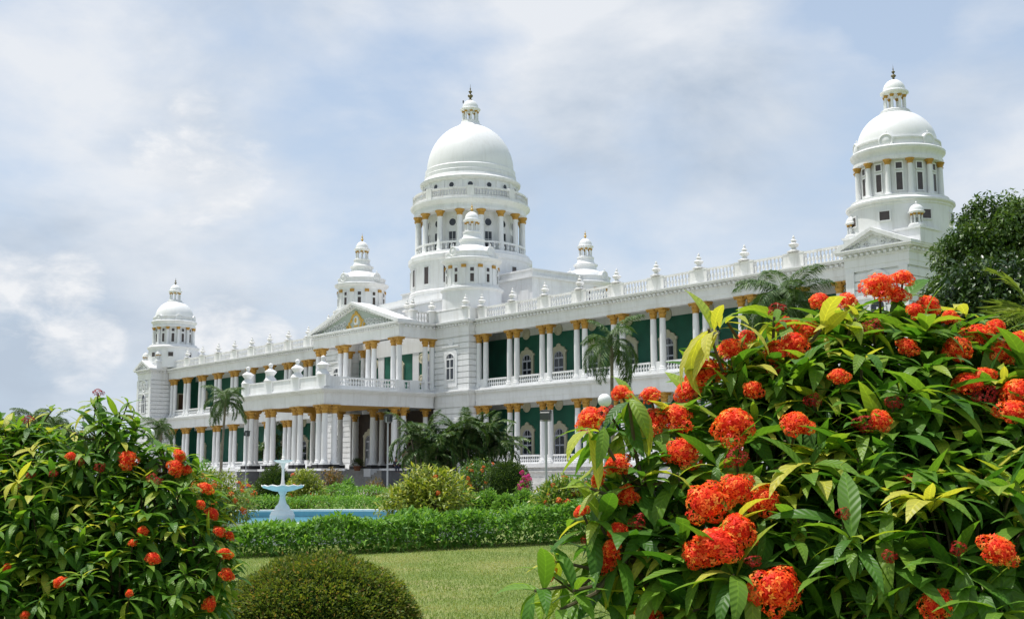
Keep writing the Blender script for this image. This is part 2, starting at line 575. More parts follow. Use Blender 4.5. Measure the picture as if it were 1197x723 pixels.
def make_window(x, y, z0, h=3.1, w=1.25, door=True, parent=None, frame='door'):
    """arched window whose back lies on plane y, looking towards -Y; local origin at its foot"""
    s = MB()
    hw = w / 2 + .28
    poly = [(-hw, 0), (-w / 2, 0), (-w / 2, h - .62)] + [(w / 2 * math.cos(PI - PI * i / 10), h - .62 + .55 * math.sin(PI * i / 10)) for i in range(11)][1:-1] + \
           [(w / 2, h - .62), (w / 2, 0), (hw, 0), (hw, h - .25), (hw + .10, h - .22), (hw + .10, h - .05), (hw - .1, h + .02), (hw - .25, h + .25), (.3, h + .32), (.18, h + .52), (0, h + .58),
            (-.18, h + .52), (-.3, h + .32), (-hw + .25, h + .25), (-hw + .1, h + .02), (-hw - .10, h - .05), (-hw - .10, h - .22), (-hw, h - .25)]
    s.prism(poly, -.14, 0)
    o = s.build('window', 'cream', parent or palace, (x, y, z0), None, True)
    f = MB()
    b = .07
    f.box(-w / 2, -w / 2 + b, -.09, -.02, 0, h - .62); f.box(w / 2 - b, w / 2, -.09, -.02, 0, h - .62); f.box(-b / 2, b / 2, -.095, -.02, 0, h - .62)
    f.box(-w / 2 + b, w / 2 - b, -.088, -.02, h - .74, h - .60)
    if door:
        f.box(-w / 2 + b, w / 2 - b, -.08, -.02, 0, .75); f.box(-w / 2 + b, w / 2 - b, -.086, -.02, 1.5, 1.62)
    else:
        f.box(-w / 2 + b, w / 2 - b, -.086, -.02, .8, .88); f.box(-w / 2 + b, w / 2 - b, -.086, -.02, 1.55, 1.67)
    for i in range(1, 10):                                # arched rim and radial bars of the fanlight
        pass
    pts = [(w / 2 * .93 * math.cos(PI * i / 10), -.06, h - .62 + .51 * math.sin(PI * i / 10)) for i in range(11)]
    f.tube(pts, .045, 6)
    for q in (-.28, 0, .28):
        f.box(q * w - .02, q * w + .02, -.085, -.03, h - .60, h - .62 + .52 * math.sqrt(max(0, 1 - (2 * q) ** 2)))
    f.build('frame', frame, o, (x, y, z0), None, True)
    p = MB()
    p.prism(arch(-w / 2, w / 2, 0, h - .62, scale=.55 / (w / 2)), -.035, -.012)
    p.build('pane', 'glass', o, (x, y, z0), None, True)
    return o


wd = make_window(S * 1.5, 3.4, ZU, 3.05)
ww = make_window(S * .5, 3.4, ZU + .02, 3.05, door=False)
wl = make_window(S * 1.5, 3.4, ZB, 3.05)
wlw = make_window(S * .5, 3.4, ZB + .02, 3.05, door=False)
md = MB()
md.xf(Matrix.Identity(4))
md.lathe([(.50, 0), (.50, .06), (.40, .09), (.36, .05), (.30, .05), (.24, .08), (.001, .09)], seg=28)
md.xf(Matrix.Rotation(PI / 2, 4, 'X') @ Matrix.Scale(1, 4))
med = md.build('medallion', 'cream', palace, (S * .5, 3.3, 12.12), 40, True)
for n in range(9):
    x = (n + .5) * S if n < 8 else 35.7
    for sx in (x, XL(x)):
        if sx != S * .5:
            copy_part(med, palace, (sx, 3.3, 12.12))
        copy_part(med, palace, (sx, 3.3, 5.72))
        if n > 1 or sx < 0:
            copy_part(wd if n % 3 else ww, palace, (sx, 3.4, ZU))
            copy_part(wl if n % 3 else wlw, palace, (sx, 3.4, ZB))

# --- parapet: balustrade bays, pedestals, urn finials
FIN = [(.48, 0), (.48, .05), (.38, .09), (.29, .13), (.16, .22), (.15, .28), (.22, .34), (.34, .46), (.36, .52), (.30, .58), (.16, .64), (.13, .70), (.20, .76), (.21, .80), (.12, .87), (.08, .93), (.10, .98), (.08, 1.05), (.001, 1.2)]
pb = bay('parapet_balustrade', .82, S - .82, ZCT, 1.06, y=-.05, gap=.29, mat='parapet')
fin = MB().lathe(FIN, seg=16).build('finial', 'parapet', palace, (0 * S, -.05, ZPT + .06), 40, True)
ped = MB().box(-.82, .82, -.14, .14, 0, 1.08).box(-.84, .84, -.16, .16, 1.0, 1.10).build('parapet_pedestal', 'parapet', palace, (0, -.05, ZCT), None, True)
for n in range(10):
    x = n * S if n < 9 else 37.9
    for sx in (x, XL(x)):
        if n < 9 and sx != 0:
            copy_part(ped, palace, (sx, -.05, ZCT)); copy_part(fin, palace, (sx, -.05, ZPT + .06))
        if n in range(1, 8):
            copy_part(pb, palace, (n * S + .82 if sx > 0 else XL((n + 1) * S - .82), -.05, ZCT))
copy_part(pb, palace, (XL(S - .82), -.05, ZCT))
for a in (8 * S + .82, XL(38.2)):
    bay('parapet_balustrade', a, a + (38.2 - 8 * S - .82), ZCT, 1.06, y=-.05, gap=.29, mat='parapet')

# --- body of the building and roofs
b = MB()
b.box(XL(43.5), 43.5, 3.6, 15, G - .2, 13.15)
b.build('wall', 'white', palace)
b = MB()
b.box(XL(43.6), 43.6, 3.38, 15.1, 13.38, 13.46)
b.build('roof', 'roof', palace)

# --- rusticated pavilions


def rusticated(x0, x1, y0, y1, z0, z1, course=.52):
    m = MB()
    m.box(x0 + .11, x1 - .11, y0 + .11, y1, z0, z1)
    z = z0
    while z < z1 - .1:
        t = min(z + course - .075, z1)
        m.box(x0, x1, y0, y1 - .03, z, t)
        z += course
    return m


def cornice_ring(m, x0, x1, y0, y1, levels):
    for z0, z1, e in levels:
        m.box(x0 - e, x1 + e, y0 - e, y1 + e, z0, z1)


UP_LEV = ((ZCU, 12.36, .005), (12.36, 12.86, .035), (12.86, 12.96, .11), (12.96, 13.10, .08), (13.10, 13.18, .16), (13.18, 13.29, .42), (13.29, 13.385, .50))
LO_LEV = ((ZCL, 6.20, .005), (6.20, 6.80, .035), (6.80, 6.90, .13), (6.90, 7.06, .30), (7.06, 7.165, .40), (7.165, ZU - .02, .15))


def flank(x0, x1):
    y0 = -1.0
    rusticated(x0, x1, y0, .30, ZU - .02, ZCU).build('pavilion_wall', 'white', palace)
    rusticated(x0, x1, y0, .30, G - .2, ZCL).build('pavilion_wall', 'white', palace)
    m = MB()
    cornice_ring(m, x0, x1, y0, .3, LO_LEV)
    m.build('entablature', 'white', palace)
    m = MB()
    cornice_ring(m, x0, x1, y0, .3, UP_LEV)
    k = int((x1 - x0) / .42)
    for i in range(k):
        xx = x0 + (i + .5) * (x1 - x0) / k
        m.box(xx - .10, xx + .10, y0 - .3, y0 - .05, 12.965, 13.095)
    m.build('entablature', 'white', palace)
    p = MB()
    p.box(x0 - .1, x1 + .1, y0 - .12, y0 + .15, ZCT + .01, ZPT)
    p.box(x1 - .15, x1 + .1, y0 + .15, 3.0, ZCT + .01, ZPT)
    p.box(x0 - .14, x1 + .14, y0 - .17, y0 + .2, ZPT, ZPT + .06)
    p.build('parapet_wall', 'parapet', palace)
    xc = (x0 + x1) / 2
    s = MB()
    s.box(-.95, .95, -.08, 0, 0, 3.0)
    s.box(-1.25, 1.25, -.15, 0, 3.55, 3.68)
    s.prism(arch(-.95, .95, 2.95, 3.0, scale=.45), -.085, 0)
    s.box(-.9, .9, -.12, 0, -.02, .1)
    for zz in (ZU + .25, ZB + .25):
        if zz == ZU + .25:
            sb = s.build('window_surround', 'white', palace, (xc, y0, zz), None, True)
        else:
            copy_part(sb, palace, (xc, y0, zz))
        f = MB()
        f.prism(arch(-.58, .58, .62, 2.55, scale=.75), -.098, -.09)
        wn = f.build('window', 'glass', palace, (xc, y0, zz), None, True)
        f = MB()
        for q in (-.56, 0, .56):
            f.box(q - .05, q + .05, -.13, -.098, .62, 2.55)
        f.box(-.55, .55, -.125, -.098, .58, .68); f.box(-.55, .55, -.125, -.098, 1.65, 1.74); f.box(-.55, .55, -.132, -.098, 2.42, 2.54)
        f.box(-.3, -.26, -.12, -.098, 2.5, 2.9); f.box(.26, .3, -.12, -.098, 2.5, 2.9)
        f.tube([(.56 * math.cos(PI * i / 10), -.11, 2.55 + .44 * math.sin(PI * i / 10)) for i in range(11)], .04, 6)
        f.build('frame', 'white', wn, (xc, y0, zz), None, True)
    r = MB().lathe([(.36, 0), (.36, .07), (.27, .09), (.24, .04), (.001, .06)], seg=20)
    r.xf(Matrix.Rotation(PI / 2, 4, 'X'))
    r.build('roundel', 'white', palace, (xc, y0 - .0, 11.55), 40, True)


flank(-5.87, -.68)
flank(XL(-.68), XL(-5.87))
for fx in (-1.15, XL(-1.15)):
    copy_part(ped, palace, (fx, -1.0, ZCT + .012)); copy_part(fin, palace, (fx, -1.0, ZPT + .06))

# --- portico (upper storey) on the axis
PX = 6.45
YP = -4.8
pm = MB()
for (x0, x1, y0, y1) in ((XC - PX - .85, XC + PX + .85, YP - .3, YP + .3), (XC - PX - .85, XC - PX + .0, YP + .3, -1.0), (XC + PX + .0, XC + PX + .85, YP + .3, -1.0)):
    for z0, z1, e in UP_LEV[:4]:
        pm.box(x0 - (e if x0 < XC - PX else 0), x1 + (e if x1 > XC + PX else 0), y0 - (e if y0 < YP else 0), y1, z0, z1)
pm.box(XC - PX - 1.0, XC + PX + 1.0, YP - .46, -1.1, 13.10, 13.18)
pm.box(XC - PX - 1.27, XC + PX + 1.27, YP - .72, -1.1, 13.18, 13.29)
pm.box(XC - PX - 1.35, XC + PX + 1.35, YP - .80, -1.1, 13.29, 13.385)
n = 36
for i in range(n):
    xx = XC - PX - .8 + (i + .5) * (2 * PX + 1.6) / n
    pm.box(xx - .1, xx + .1, YP - .62, YP - .38, 12.965, 13.095)
for i in range(8):
    yy = YP + .2 + i * .45
    pm.box(XC + PX + .93, XC + PX + 1.17, yy - .1, yy + .1, 12.965, 13.095)
pm.build('entablature', 'white', palace)
pc = MB()
pc.box(XC - PX, XC + PX, YP + .3, -1.0, 12.80, 12.9)
pc.box(XC - 6.9, XC + 6.9, -.2, .1, 11.2, 12.8)
pc.build('ceiling', 'white', palace)
hw, za = PX + 1.35, 15.75
t = MB()
t.prism([(XC - hw + .6, 13.39), (XC + hw - .6, 13.39), (XC, za - .35)], YP - .15, YP + 1.1)
t.build('pediment', 'tymp', palace)
rk = MB()
for s_ in (-1, 1):
    for (e0, e1, dz0, dz1) in ((-.80, 1.3, -.02, .16), (-.66, 1.2, -.18, -.02), (-.42, 1.15, -.34, -.18)):
        rk.prism([(XC + s_ * hw, 13.39 + dz1 * .0 + .0), (XC + s_ * hw, 13.39 + max(.02, dz1 + .02)), (XC, za + dz1), (XC, za + dz0), (XC + s_ * (hw - .55 - .0), 13.39)] if dz0 > -.1 else
                 [(XC + s_ * (hw - .25 + dz0 * 1.2), 13.39), (XC + s_ * (hw - .25 + dz1 * 1.2), 13.39 + .001), (XC, za + dz1), (XC, za + dz0)], YP + e0, YP + e1)
    n = 17
    for i in range(n):
        u = (i + .6) / n
        xx = XC + s_ * (hw - .6) * (1 - u); zz = 13.39 + (za - 13.39 - .30) * u + .06
        rk.box(xx - .09, xx + .09, YP - .6, YP - .42, zz - .10, zz + .03)
rk.build('pediment_cornice', 'white', palace)
# relief in the tympanum: gilded shield between scrolls, pale leaf scrolls to the corners
em = MB()


def blob(m, x, z, rx, rz, y, d=.10, mi=0, seg=10):
    st = len(m.v)
    m.lathe([(1, 0), (.92, .5), (.6, .85), (.001, 1)], seg=seg, mi=mi)
    m.xf(Matrix.Translation((x, y, z)) @ Matrix.Rotation(PI / 2, 4, 'X') @ Matrix.Diagonal((rx, rz, d, 1)), st)


def scroll(m, x, z, r, turn, y, th=.06, mi=0):
    pts = [(x + r * (1 - .7 * k / 14) * math.cos(turn * k * .55), y - .05, z + r * (1 - .7 * k / 14) * math.sin(turn * k * .55)) for k in range(15)]
    m.tube(pts, th, 6, mi)


ye = YP - .15
er = random.Random(5)
for k in range(15):                                       # wreath over the shield
    a = R(8 + 164 * k / 14)
    blob(em, XC + .78 * math.cos(a) + er.uniform(-.05, .05), 14.12 + .72 * math.sin(a) + er.uniform(-.05, .05), er.uniform(.11, .2), er.uniform(.10, .17), ye, er.uniform(.08, .16), 0, 7)
for s_ in (-1, 1):                                        # supporters at both sides
    for q in range(6):
        blob(em, XC + s_ * (.95 + er.uniform(-.18, .22)), 13.62 + q * .12, er.uniform(.12, .22), er.uniform(.09, .16), ye, er.uniform(.08, .15), 0, 7)
    scroll(em, XC + s_ * 1.42, 13.68, .20, s_, ye, .05)
blob(em, XC, 14.98, .17, .14, ye, .14)
blob(em, XC, 13.66, .42, .10, ye, .10)
blob(em, XC, 14.16, .40, .46, ye, .07, 1, 20)
blob(em, XC, 14.20, .20, .26, ye - .05, .08, 0, 12)
em.build('emblem', ['gold', 'white'], palace)
for s_ in (-1, 1):
    lf = MB()
    for i in range(9):
        u = i / 8
        scroll(lf, XC + s_ * (1.9 + 3.6 * u), 13.72 + (.28 * (1 - u)), .30 - .17 * u, s_ * (1 if i % 2 else -1), ye, .045)
        blob(lf, XC + s_ * (2.1 + 3.4 * u), 13.58 + .05 * (i % 2), .16, .1, ye, .07)
    lf.build('relief', 'white', palace)
for i, (dx, dy) in enumerate(((-6.45 - .45, 0), (-6.45 + .45, 0), (-2.4 - .47, 0), (-2.4 + .47, 0), (2.4 - .47, 0), (2.4 + .47, 0), (6.45 - .45, 0), (6.45 + .45, 0), (6.9, 2.85), (6.9, 3.6), (-6.9, 2.85), (-6.9, 3.6), (-5.4, 4.2), (-4.3, 4.2))):
    copy_part(col_up, palace, (XC + dx, YP + dy, ZU))
# back wall of the portico, both storeys
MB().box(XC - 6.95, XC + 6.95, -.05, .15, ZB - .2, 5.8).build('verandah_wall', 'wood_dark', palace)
bw = MB()
bw.box(XC - 6.95, XC + 6.95, -.05, .15, ZU - .1, 12.85)
bw.build('verandah_wall', 'green', palace)
for dx in (-4.9, 4.9, 0):
    copy_part(wd, palace, (XC + dx, -.06, ZU))
    if dx:
        copy_part(wl, palace, (XC + dx, -.06, ZB))
dw = MB().box(XC - 1.9, XC + 1.9, -.16, -.06, ZB, 4.6).build('door', 'brown', palace)
wp = MB()
for dx in (-2.9, 2.9):
    wp.box(XC + dx - .5, XC + dx + .5, -.15, -.06, ZU, 12.8)
wp.build('wall_panel', 'white', palace)
for dx in (-3.9, 3.9):
    copy_part(med, palace, (XC + dx, -.12, 10.6))
    copy_part(med, palace, (XC + dx, -.12, 8.6))
# portico roof side parapets
bay('parapet_balustrade', YP + 1.4, -1.5, ZCT + .015, 1.06, y=XC + PX + .75, axis='y', gap=.29, mat='parapet')
bay('parapet_balustrade', YP + 1.4, -1.5, ZCT + .015, 1.06, y=XC - PX - .75, axis='y', gap=.29, mat='parapet')
for sx in (1, -1):
    q = MB().box(-.22, .22, -.45, .45, 0, 1.12)
    q.build('parapet_pedestal', 'parapet', palace, (XC + sx * (PX + .75), -1.45, ZCT + .014), None, True)
    copy_part(fin, palace, (XC + sx * (PX + .75), -1.45, ZPT + .05))
    copy_part(fin, palace, (XC + sx * (PX + .75), YP + 1.25, ZPT + .0))
    copy_part(fin, palace, (XC + sx * (PX - .15), YP + 1.25, ZPT + .0))
    MB().box(-.9, .25, -.22, .22, 0, 1.07).build('parapet_pedestal', 'parapet', palace, (XC + sx * (PX + .75) - (0 if sx > 0 else -.65), YP + 1.25, ZCT + .014), None, True)

# --- carriage porch in front
QX, YQ = 6.9, -12.36
qm = MB()


def rect_ring(m, x0, x1, y0, y1, z0, z1, th, e):
    """beam running round three sides (open towards the building)"""
    m.box(x0 - e, x1 + e, y0 - e, y0 + th, z0, z1)
    m.box(x0 - e, x0 + th, y0 + th, y1, z0, z1)
    m.box(x1 - th, x1 + e, y0 + th, y1, z0, z1)


ax0, ax1, ay0 = XC - QX - .28, XC + QX + .28, YQ - .28
for z0, z1, e in ((ZCL, 6.20, 0), (6.20, 6.72, .035), (6.72, 6.82, .12)):
    rect_ring(qm, ax0, ax1, ay0, -1.2, z0, z1, .56, e)
qm.box(ax0 - .34, ax1 + .34, ay0 - .34, -1.15, 6.82, 6.93)
qm.box(ax0 - .52, ax1 + .52, ay0 - .52, -1.15, 6.93, 7.02)
qm.box(ax0 - .62, ax1 + .62, ay0 - .62, -1.15, 7.02, 7.10)
qm.box(ax0 - .05, ax1 + .05, ay0 - .05, -1.15, 7.10, ZU - .015)
qm.build('entablature', 'white', palace)
MB().box(ax0 + .56, ax1 - .56, ay0 + .56, -1.0, 6.4, 6.5).build('ceiling', 'white', palace)
MB().box(ax0 + .60, ax1 - .60, YP - .28, YP + .28, ZCL, 6.39).build('ceiling_beam', 'ochre', palace)
MB().box(ax0 + .565, ax0 + .60, ay0 + .6, YP - .3, ZCL + .01, 6.39).build('ceiling_beam', 'ochre', palace)
MB().box(ax0 + .62, ax1 - .62, ay0 + .565, ay0 + .60, ZCL + .01, 6.39).build('ceiling_beam', 'ochre', palace)
# solid front parapet with four heavy urns, balustraded side
fp = MB()
fp.box(ax0, ax1, ay0 + .02, ay0 + .32, ZU - .013, 8.15)
fp.box(ax0 - .06, ax1 + .06, ay0 - .04, ay0 + .38, 8.15, 8.27)
for dx in (-6.75, -2.4, 2.4, 6.75):
    fp.box(XC + dx - .75, XC + dx + .75, ay0 - .06, ay0 + .40, ZU - .012, 8.29)
fp.build('parapet_wall', 'white', palace)
for s_ in (-1, 1):
    X_ = XC + s_ * (QX + .12)
    MB().box(X_ - .17, X_ + .17, ay0 + .45, ay0 + 1.5, ZU - .012, 8.2).build('pedestal', 'white', palace)
    for yy in (YP, YP + 1.6):
        MB().box(X_ - .17, X_ + .17, yy - .55, yy + .35, ZU - .012, 8.2).build('pedestal', 'white', palace)
URN = [(.66, 0), (.66, .07), (.58, .12), (.52, .28), (.38, .42), (.33, .52), (.36, .58), (.52, .78), (.60, .92), (.56, .98), (.36, 1.12), (.24, 1.2), (.17, 1.27), (.14, 1.38), (.2, 1.46), (.235, 1.56), (.21, 1.66), (.12, 1.75), (.001, 1.80)]
urn = MB().lathe(URN, seg=24, s=.93).build('urn', 'white', palace, (XC - 6.7, ay0 + .17, 8.28), 40, True)
for dx in (-2.4, 2.4, 6.7):
    copy_part(urn, palace, (XC + dx, ay0 + .17, 8.28))
for s_ in (-1, 1):
    X_ = XC + s_ * (QX + .12)
    bay('balustrade', ay0 + 1.5, YP - .55, ZU - .01, .86, y=X_, axis='y')
    bay('balustrade', YP + .35, YP + 1.05, ZU - .01, .86, y=X_, axis='y')
    bay('balustrade', YP + 1.95, -1.3, ZU - .01, .86, y=X_, axis='y')
# lower columns of the porch stand on dark plinths and white pedestals
col_q = make_column(XC - QX, YQ, ZB - .3, ZCL, dark=.32)
spots = [(-5.95, 0), (-QX, .95), (QX, 0), (5.95, 0), (QX, .95), (-2.87, 0), (-1.93, 0), (1.93, 0), (2.87, 0),
         (QX, YP - YQ - .5), (QX, YP - YQ + .5), (-QX, YP - YQ - .5), (-QX, YP - YQ + .5), (2.75, YP - YQ), (-2.75, YP - YQ)]
for dx, dy in spots:
    copy_part(col_q, palace, (XC + dx, YQ + dy, ZB - .3))
for dx, dy in ((-2.4, 11.3), (-1.3, 11.3), (1.3, 11.3), (2.4, 11.3), (5.9, 11.2), (-5.9, 11.2)):
    copy_part(col_q, palace, (XC + dx, YQ + dy, ZB - .3))
def porch_pedestal(x0, x1, y0, y1):
    p_ = MB().box(x0, x1, y0, y1, G - .2, .22).build('pedestal', 'shaded_stone', palace)
    MB().box(x0 - .12, x1 + .12, y0 - .12, y1 + .12, .22, .41).build('ledge', 'white', p_)


for (x0, x1, y0, y1) in ((-QX - .6, -QX + 1.5, -.6, 1.5), (QX - 1.5, QX + .6, -.6, 1.5), (-3.4, -1.4, -.5, .5), (1.4, 3.4, -.5, .5)):
    porch_pedestal(XC + x0, XC + x1, YQ + y0, YQ + y1)
for s_ in (-1, 1):
    x0, x1 = sorted((XC + s_ * (QX - .7), XC + s_ * (QX + .6)))
    porch_pedestal(x0, x1, YP - 1.3, -1.1)
    x0, x1 = sorted((XC + s_ * 2.2, XC + s_ * 3.3))
    MB().box(x0, x1, YP - .55, YP + .55, G - .2, .415).build('pedestal', 'white', palace)
st = MB()
for i in range(10):
    st.box(XC - QX + .55, XC + QX - .55, YP - 2.4 + i * .32, -.1, G + i * .175, G + (i + 1) * .175 - .001)
st.box(XC - 4, XC + 4, YP + .7, -.1, G, .40)
st.build('steps', 'stone', palace)

# --- little domed turret, reused on the tower blocks


def lantern_parts(parent, cx, cy, z, r, h, ncol=8, a0=0.2, fin_s=1.0, gold=False):
    """open lantern: ring of columns with ochre caps, entablature, small dome, metal finial. r = column ring radius, h = column height"""
    la = MB()
    la.lathe([(r * 1.28, 0), (r * 1.28, .05), (r * 1.2, .08)], cx, cy, 24, z0=z)
    for k in range(ncol):
        a = a0 + 2 * PI * k / ncol
        la.lathe([(r * .17, .08), (r * .15, .14), (r * .14, h - .16)], cx + r * math.cos(a), cy + r * math.sin(a), 8, z0=z, cap=False)
    la.lathe([(r * 1.15, h), (r * 1.2, h + .1), (r * 1.42, h + .16), (r * 1.42, h + .24), (r * 1.22, h + .27), (r * 1.18, h + .34), (r * 1.15, h + .36)], cx, cy, 24, z0=z)
    n = 9
    top = r * 1.22
    la.lathe([(r * 1.13 * math.cos(PI / 2 * i / n) if i < n else .001, h + .34 + top * math.sin(PI / 2 * i / n)) for i in range(n + 1)], cx, cy, 24, z0=z)
    cp = la
    for k in range(ncol):
        a = a0 + 2 * PI * k / ncol
        cp.lathe([(r * .15, h - .17), (r * .20, h - .08), (r * .25, h - .001)], cx + r * math.cos(a), cy + r * math.sin(a), 8, mi=1, z0=z)
    la.build('lantern', ['dome_white', 'ochre'], parent, None, 40)
    zt = z + h + .32 + top
    f = MB().lathe([(.17, 0), (.10, .08), (.06, .16), (.16, .26), (.20, .33), (.15, .40), (.06, .46), (.05, .52), (.12, .60), (.14, .65), (.05, .72), (.03, .80), (.05, .86), (.02, .92), (.001, 1.25)], cx, cy, 10, z0=zt, s=fin_s)
    f.build('finial', 'gold' if gold else 'finial_metal', parent, None, 40)
    return zt


def panel_on_drum(m, cx, cy, r, a, w, z0, z1, d0, d1, mi=0):
    """box lying on a drum of radius r at angle a"""
    st = len(m.v)
    m.box(d0, d1, -w / 2, w / 2, z0, z1, mi)
    m.xf(Matrix.Translation((cx, cy, 0)) @ Matrix.Rotation(a, 4, 'Z') @ Matrix.Translation((r, 0, 0)), st)


def disc_on_drum(m, cx, cy, r, a, z, prof, seg=18, mi=0):
    st = len(m.v)
    m.lathe(prof, seg=seg, mi=mi)
    m.xf(Matrix.Translation((cx, cy, z)) @ Matrix.Rotation(a, 4, 'Z') @ Matrix.Translation((r, 0, 0)) @ Matrix.Rotation(PI / 2, 4, 'Y'), st)


def drum_windows(parent, cx, cy, r, angles, w, levels, inset=.03, bars=False):
    for a in angles:
        f = MB(); g = MB()
        for z0, z1 in levels:
            t_ = .07
            panel_on_drum(f, cx, cy, r, a, w + 2 * t_, z0 - t_, z0, -.15, .08); panel_on_drum(f, cx, cy, r, a, w + 2 * t_, z1, z1 + t_, -.15, .08)
            for s_ in (-1, 1):
                st_ = len(f.v)
                f.box(-.15, .08, s_ * (w / 2 + t_ / 2) - t_ / 2, s_ * (w / 2 + t_ / 2) + t_ / 2, z0, z1)
                f.xf(Matrix.Translation((cx, cy, 0)) @ Matrix.Rotation(a, 4, 'Z') @ Matrix.Translation((r, 0, 0)), st_)
            if bars:
                panel_on_drum(f, cx, cy, r, a, .035, z0, z1, 0, .05)
            if z1 - z0 > .9 and bars:
                panel_on_drum(f, cx, cy, r, a, w, z0 + (z1 - z0) * .55, z0 + (z1 - z0) * .55 + .05, 0, .045)
            panel_on_drum(g, cx, cy, r, a, w, z0, z1, -.12, inset)
        fo = f.build('window', 'white', parent)
        g.build('pane', 'glass' if bars else 'pane_brown', fo)


def ring_columns(parent, cx, cy, ring, n, a0, z0, z1, r, name='drum_column'):
    for k in range(n):
        a = a0 + 2 * PI * k / n
        x, y = cx + ring * math.cos(a), cy + ring * math.sin(a)
        m = MB()
        m.lathe([(r * 1.4, 0), (r * 1.4, .10), (r * 1.1, .16), (r, .22), (r * .88, z1 - z0 - r * 1.9)], x, y, 12, z0=z0)
        st_ = len(m.v)
        hc = r * 1.9
        m.lathe([(r * .95, 0), (r * 1.0, hc * .4), (r * 1.2, hc * .45), (r * 1.2, hc * .6), (r * 1.65, hc * .85), (r * 1.65, hc)], x, y, 12, mi=1, z0=z1 - hc)
        m.build(name, ['white', 'ochre'], parent, None, 40)


def corner_tower(cx, cy, x0, x1, y0, y1):
    """domed corner tower over a square block"""
    m = MB()
    m.box(x0, x1, y0, y1, 13.39, 14.25); m.box(x0 - .08, x1 + .08, y0 - .08, y1 + .08, 14.25, 14.38)
    m.lathe([(3.15, 13.6), (3.1, 14.6), (3.1, 15.95), (3.16, 16.02), (3.16, 16.12), (3.3, 16.2), (3.3, 16.32), (2.98, 16.50), (2.98, 16.62), (2.36, 16.63), (2.36, 18.88)], cx, cy, 64)
    m.lathe([(2.74, 18.87), (2.74, 19.10), (2.66, 19.12), (2.68, 19.3), (2.74, 19.42), (2.88, 19.56), (2.9, 19.68), (2.82, 19.76), (2.58, 19.80), (2.58, 20.14), (2.66, 20.18), (2.66, 20.26), (2.4, 20.27)], cx, cy, 64)
    t_ = m.build('corner_tower', 'white', palace, None, 35)
    va = math.atan2(CAM.y - cy, CAM.x - cx)
    n = 12
    aw = [R(-27) + 2 * PI * k / n for k in range(n)]
    ring_columns(t_, cx, cy, 2.56, n, R(-27) + PI / n, 16.62, 18.87, .17)
    drum_windows(t_, cx, cy, 2.36, aw, .36, ((16.95, 18.05), (18.3, 18.68)))
    drum_windows(t_, cx, cy, 3.1, [R(-75), R(-30), R(15), R(60), R(-120), R(-165), R(105), R(150)], .62, ((15.0, 15.55),))
    d = MB()
    k = 14
    d.lathe([((2.44 if i < k else 0) * math.cos(PI / 2 * i / k) + (.001 if i == k else 0), 20.24 + 2.3 * math.sin(PI / 2 * i / k)) for i in range(k + 1)], cx, cy, 64)
    d.build('dome', 'dome_white', t_, None, 50)
    for q in range(6):
        g = MB()
        a = R(-27 - 45) + q * PI / 3
        disc_on_drum(g, cx, cy, 2.45, a, 20.06, [(.48, -.3), (.48, .20), (.40, .24), (.34, .19), (.28, .19), (.22, .22), (.001, .24)])
        g.lathe([(.05, -.06), (.03, .06), (.06, .12), (.001, .22)], cx + 2.52 * math.cos(a), cy + 2.52 * math.sin(a), 6, z0=20.52)
        g.build('roundel', 'white', t_, None, 40)
    b_ = MB().lathe([(1.0, 22.3), (1.0, 22.42), (.9, 22.46), (.9, 22.56), (.86, 22.6)], cx, cy, 32)
    b_.build('lantern_base', 'white', t_, None, 40)
    lantern_parts(t_, cx, cy, 22.58, .62, 1.0, 8, .3, .85)
    for (sx, sy) in ((x0 + .45, y0 + .45), (x1 - .45, y0 + .45), (x0 + .45, y1 - .45), (x1 - .45, y1 - .45)):
        u = MB().lathe([(.52, 14.37), (.52, 14.5), (.44, 14.55), (.44, 14.6)], sx, sy, 20).build('turret', 'white', t_, None, 40)
        lantern_parts_small(t_, sx, sy, 14.58)
    return t_


def lantern_parts_small(parent, cx, cy, z):
    r, h = .33, .62
    la = MB()
    for k in range(8):
        a = 2 * PI * k / 8 + .2
        la.lathe([(r * .17, 0), (r * .15, h - .12)], cx + r * math.cos(a), cy + r * math.sin(a), 8, z0=z, cap=False)
        la.lathe([(r * .16, h - .13), (r * .28, h)], cx + r * math.cos(a), cy + r * math.sin(a), 8, mi=1, z0=z)
    la.lathe([(r * .7, h - .2), (r * .7, h)], cx, cy, 12, z0=z)
    la.lathe([(r * 1.2, h), (r * 1.5, h + .06), (r * 1.5, h + .12), (r * 1.32, h + .15)] + [(r * 1.3 * math.cos(PI / 2 * i / 7) + .001, h + .16 + .42 * math.sin(PI / 2 * i / 7)) for i in range(8)] + [(.05, h + .62), (.07, h + .68), (.001, h + .78)], cx, cy, 20, z0=z)
    la.build('turret_lantern', ['white', 'ochre'], parent, None, 40)


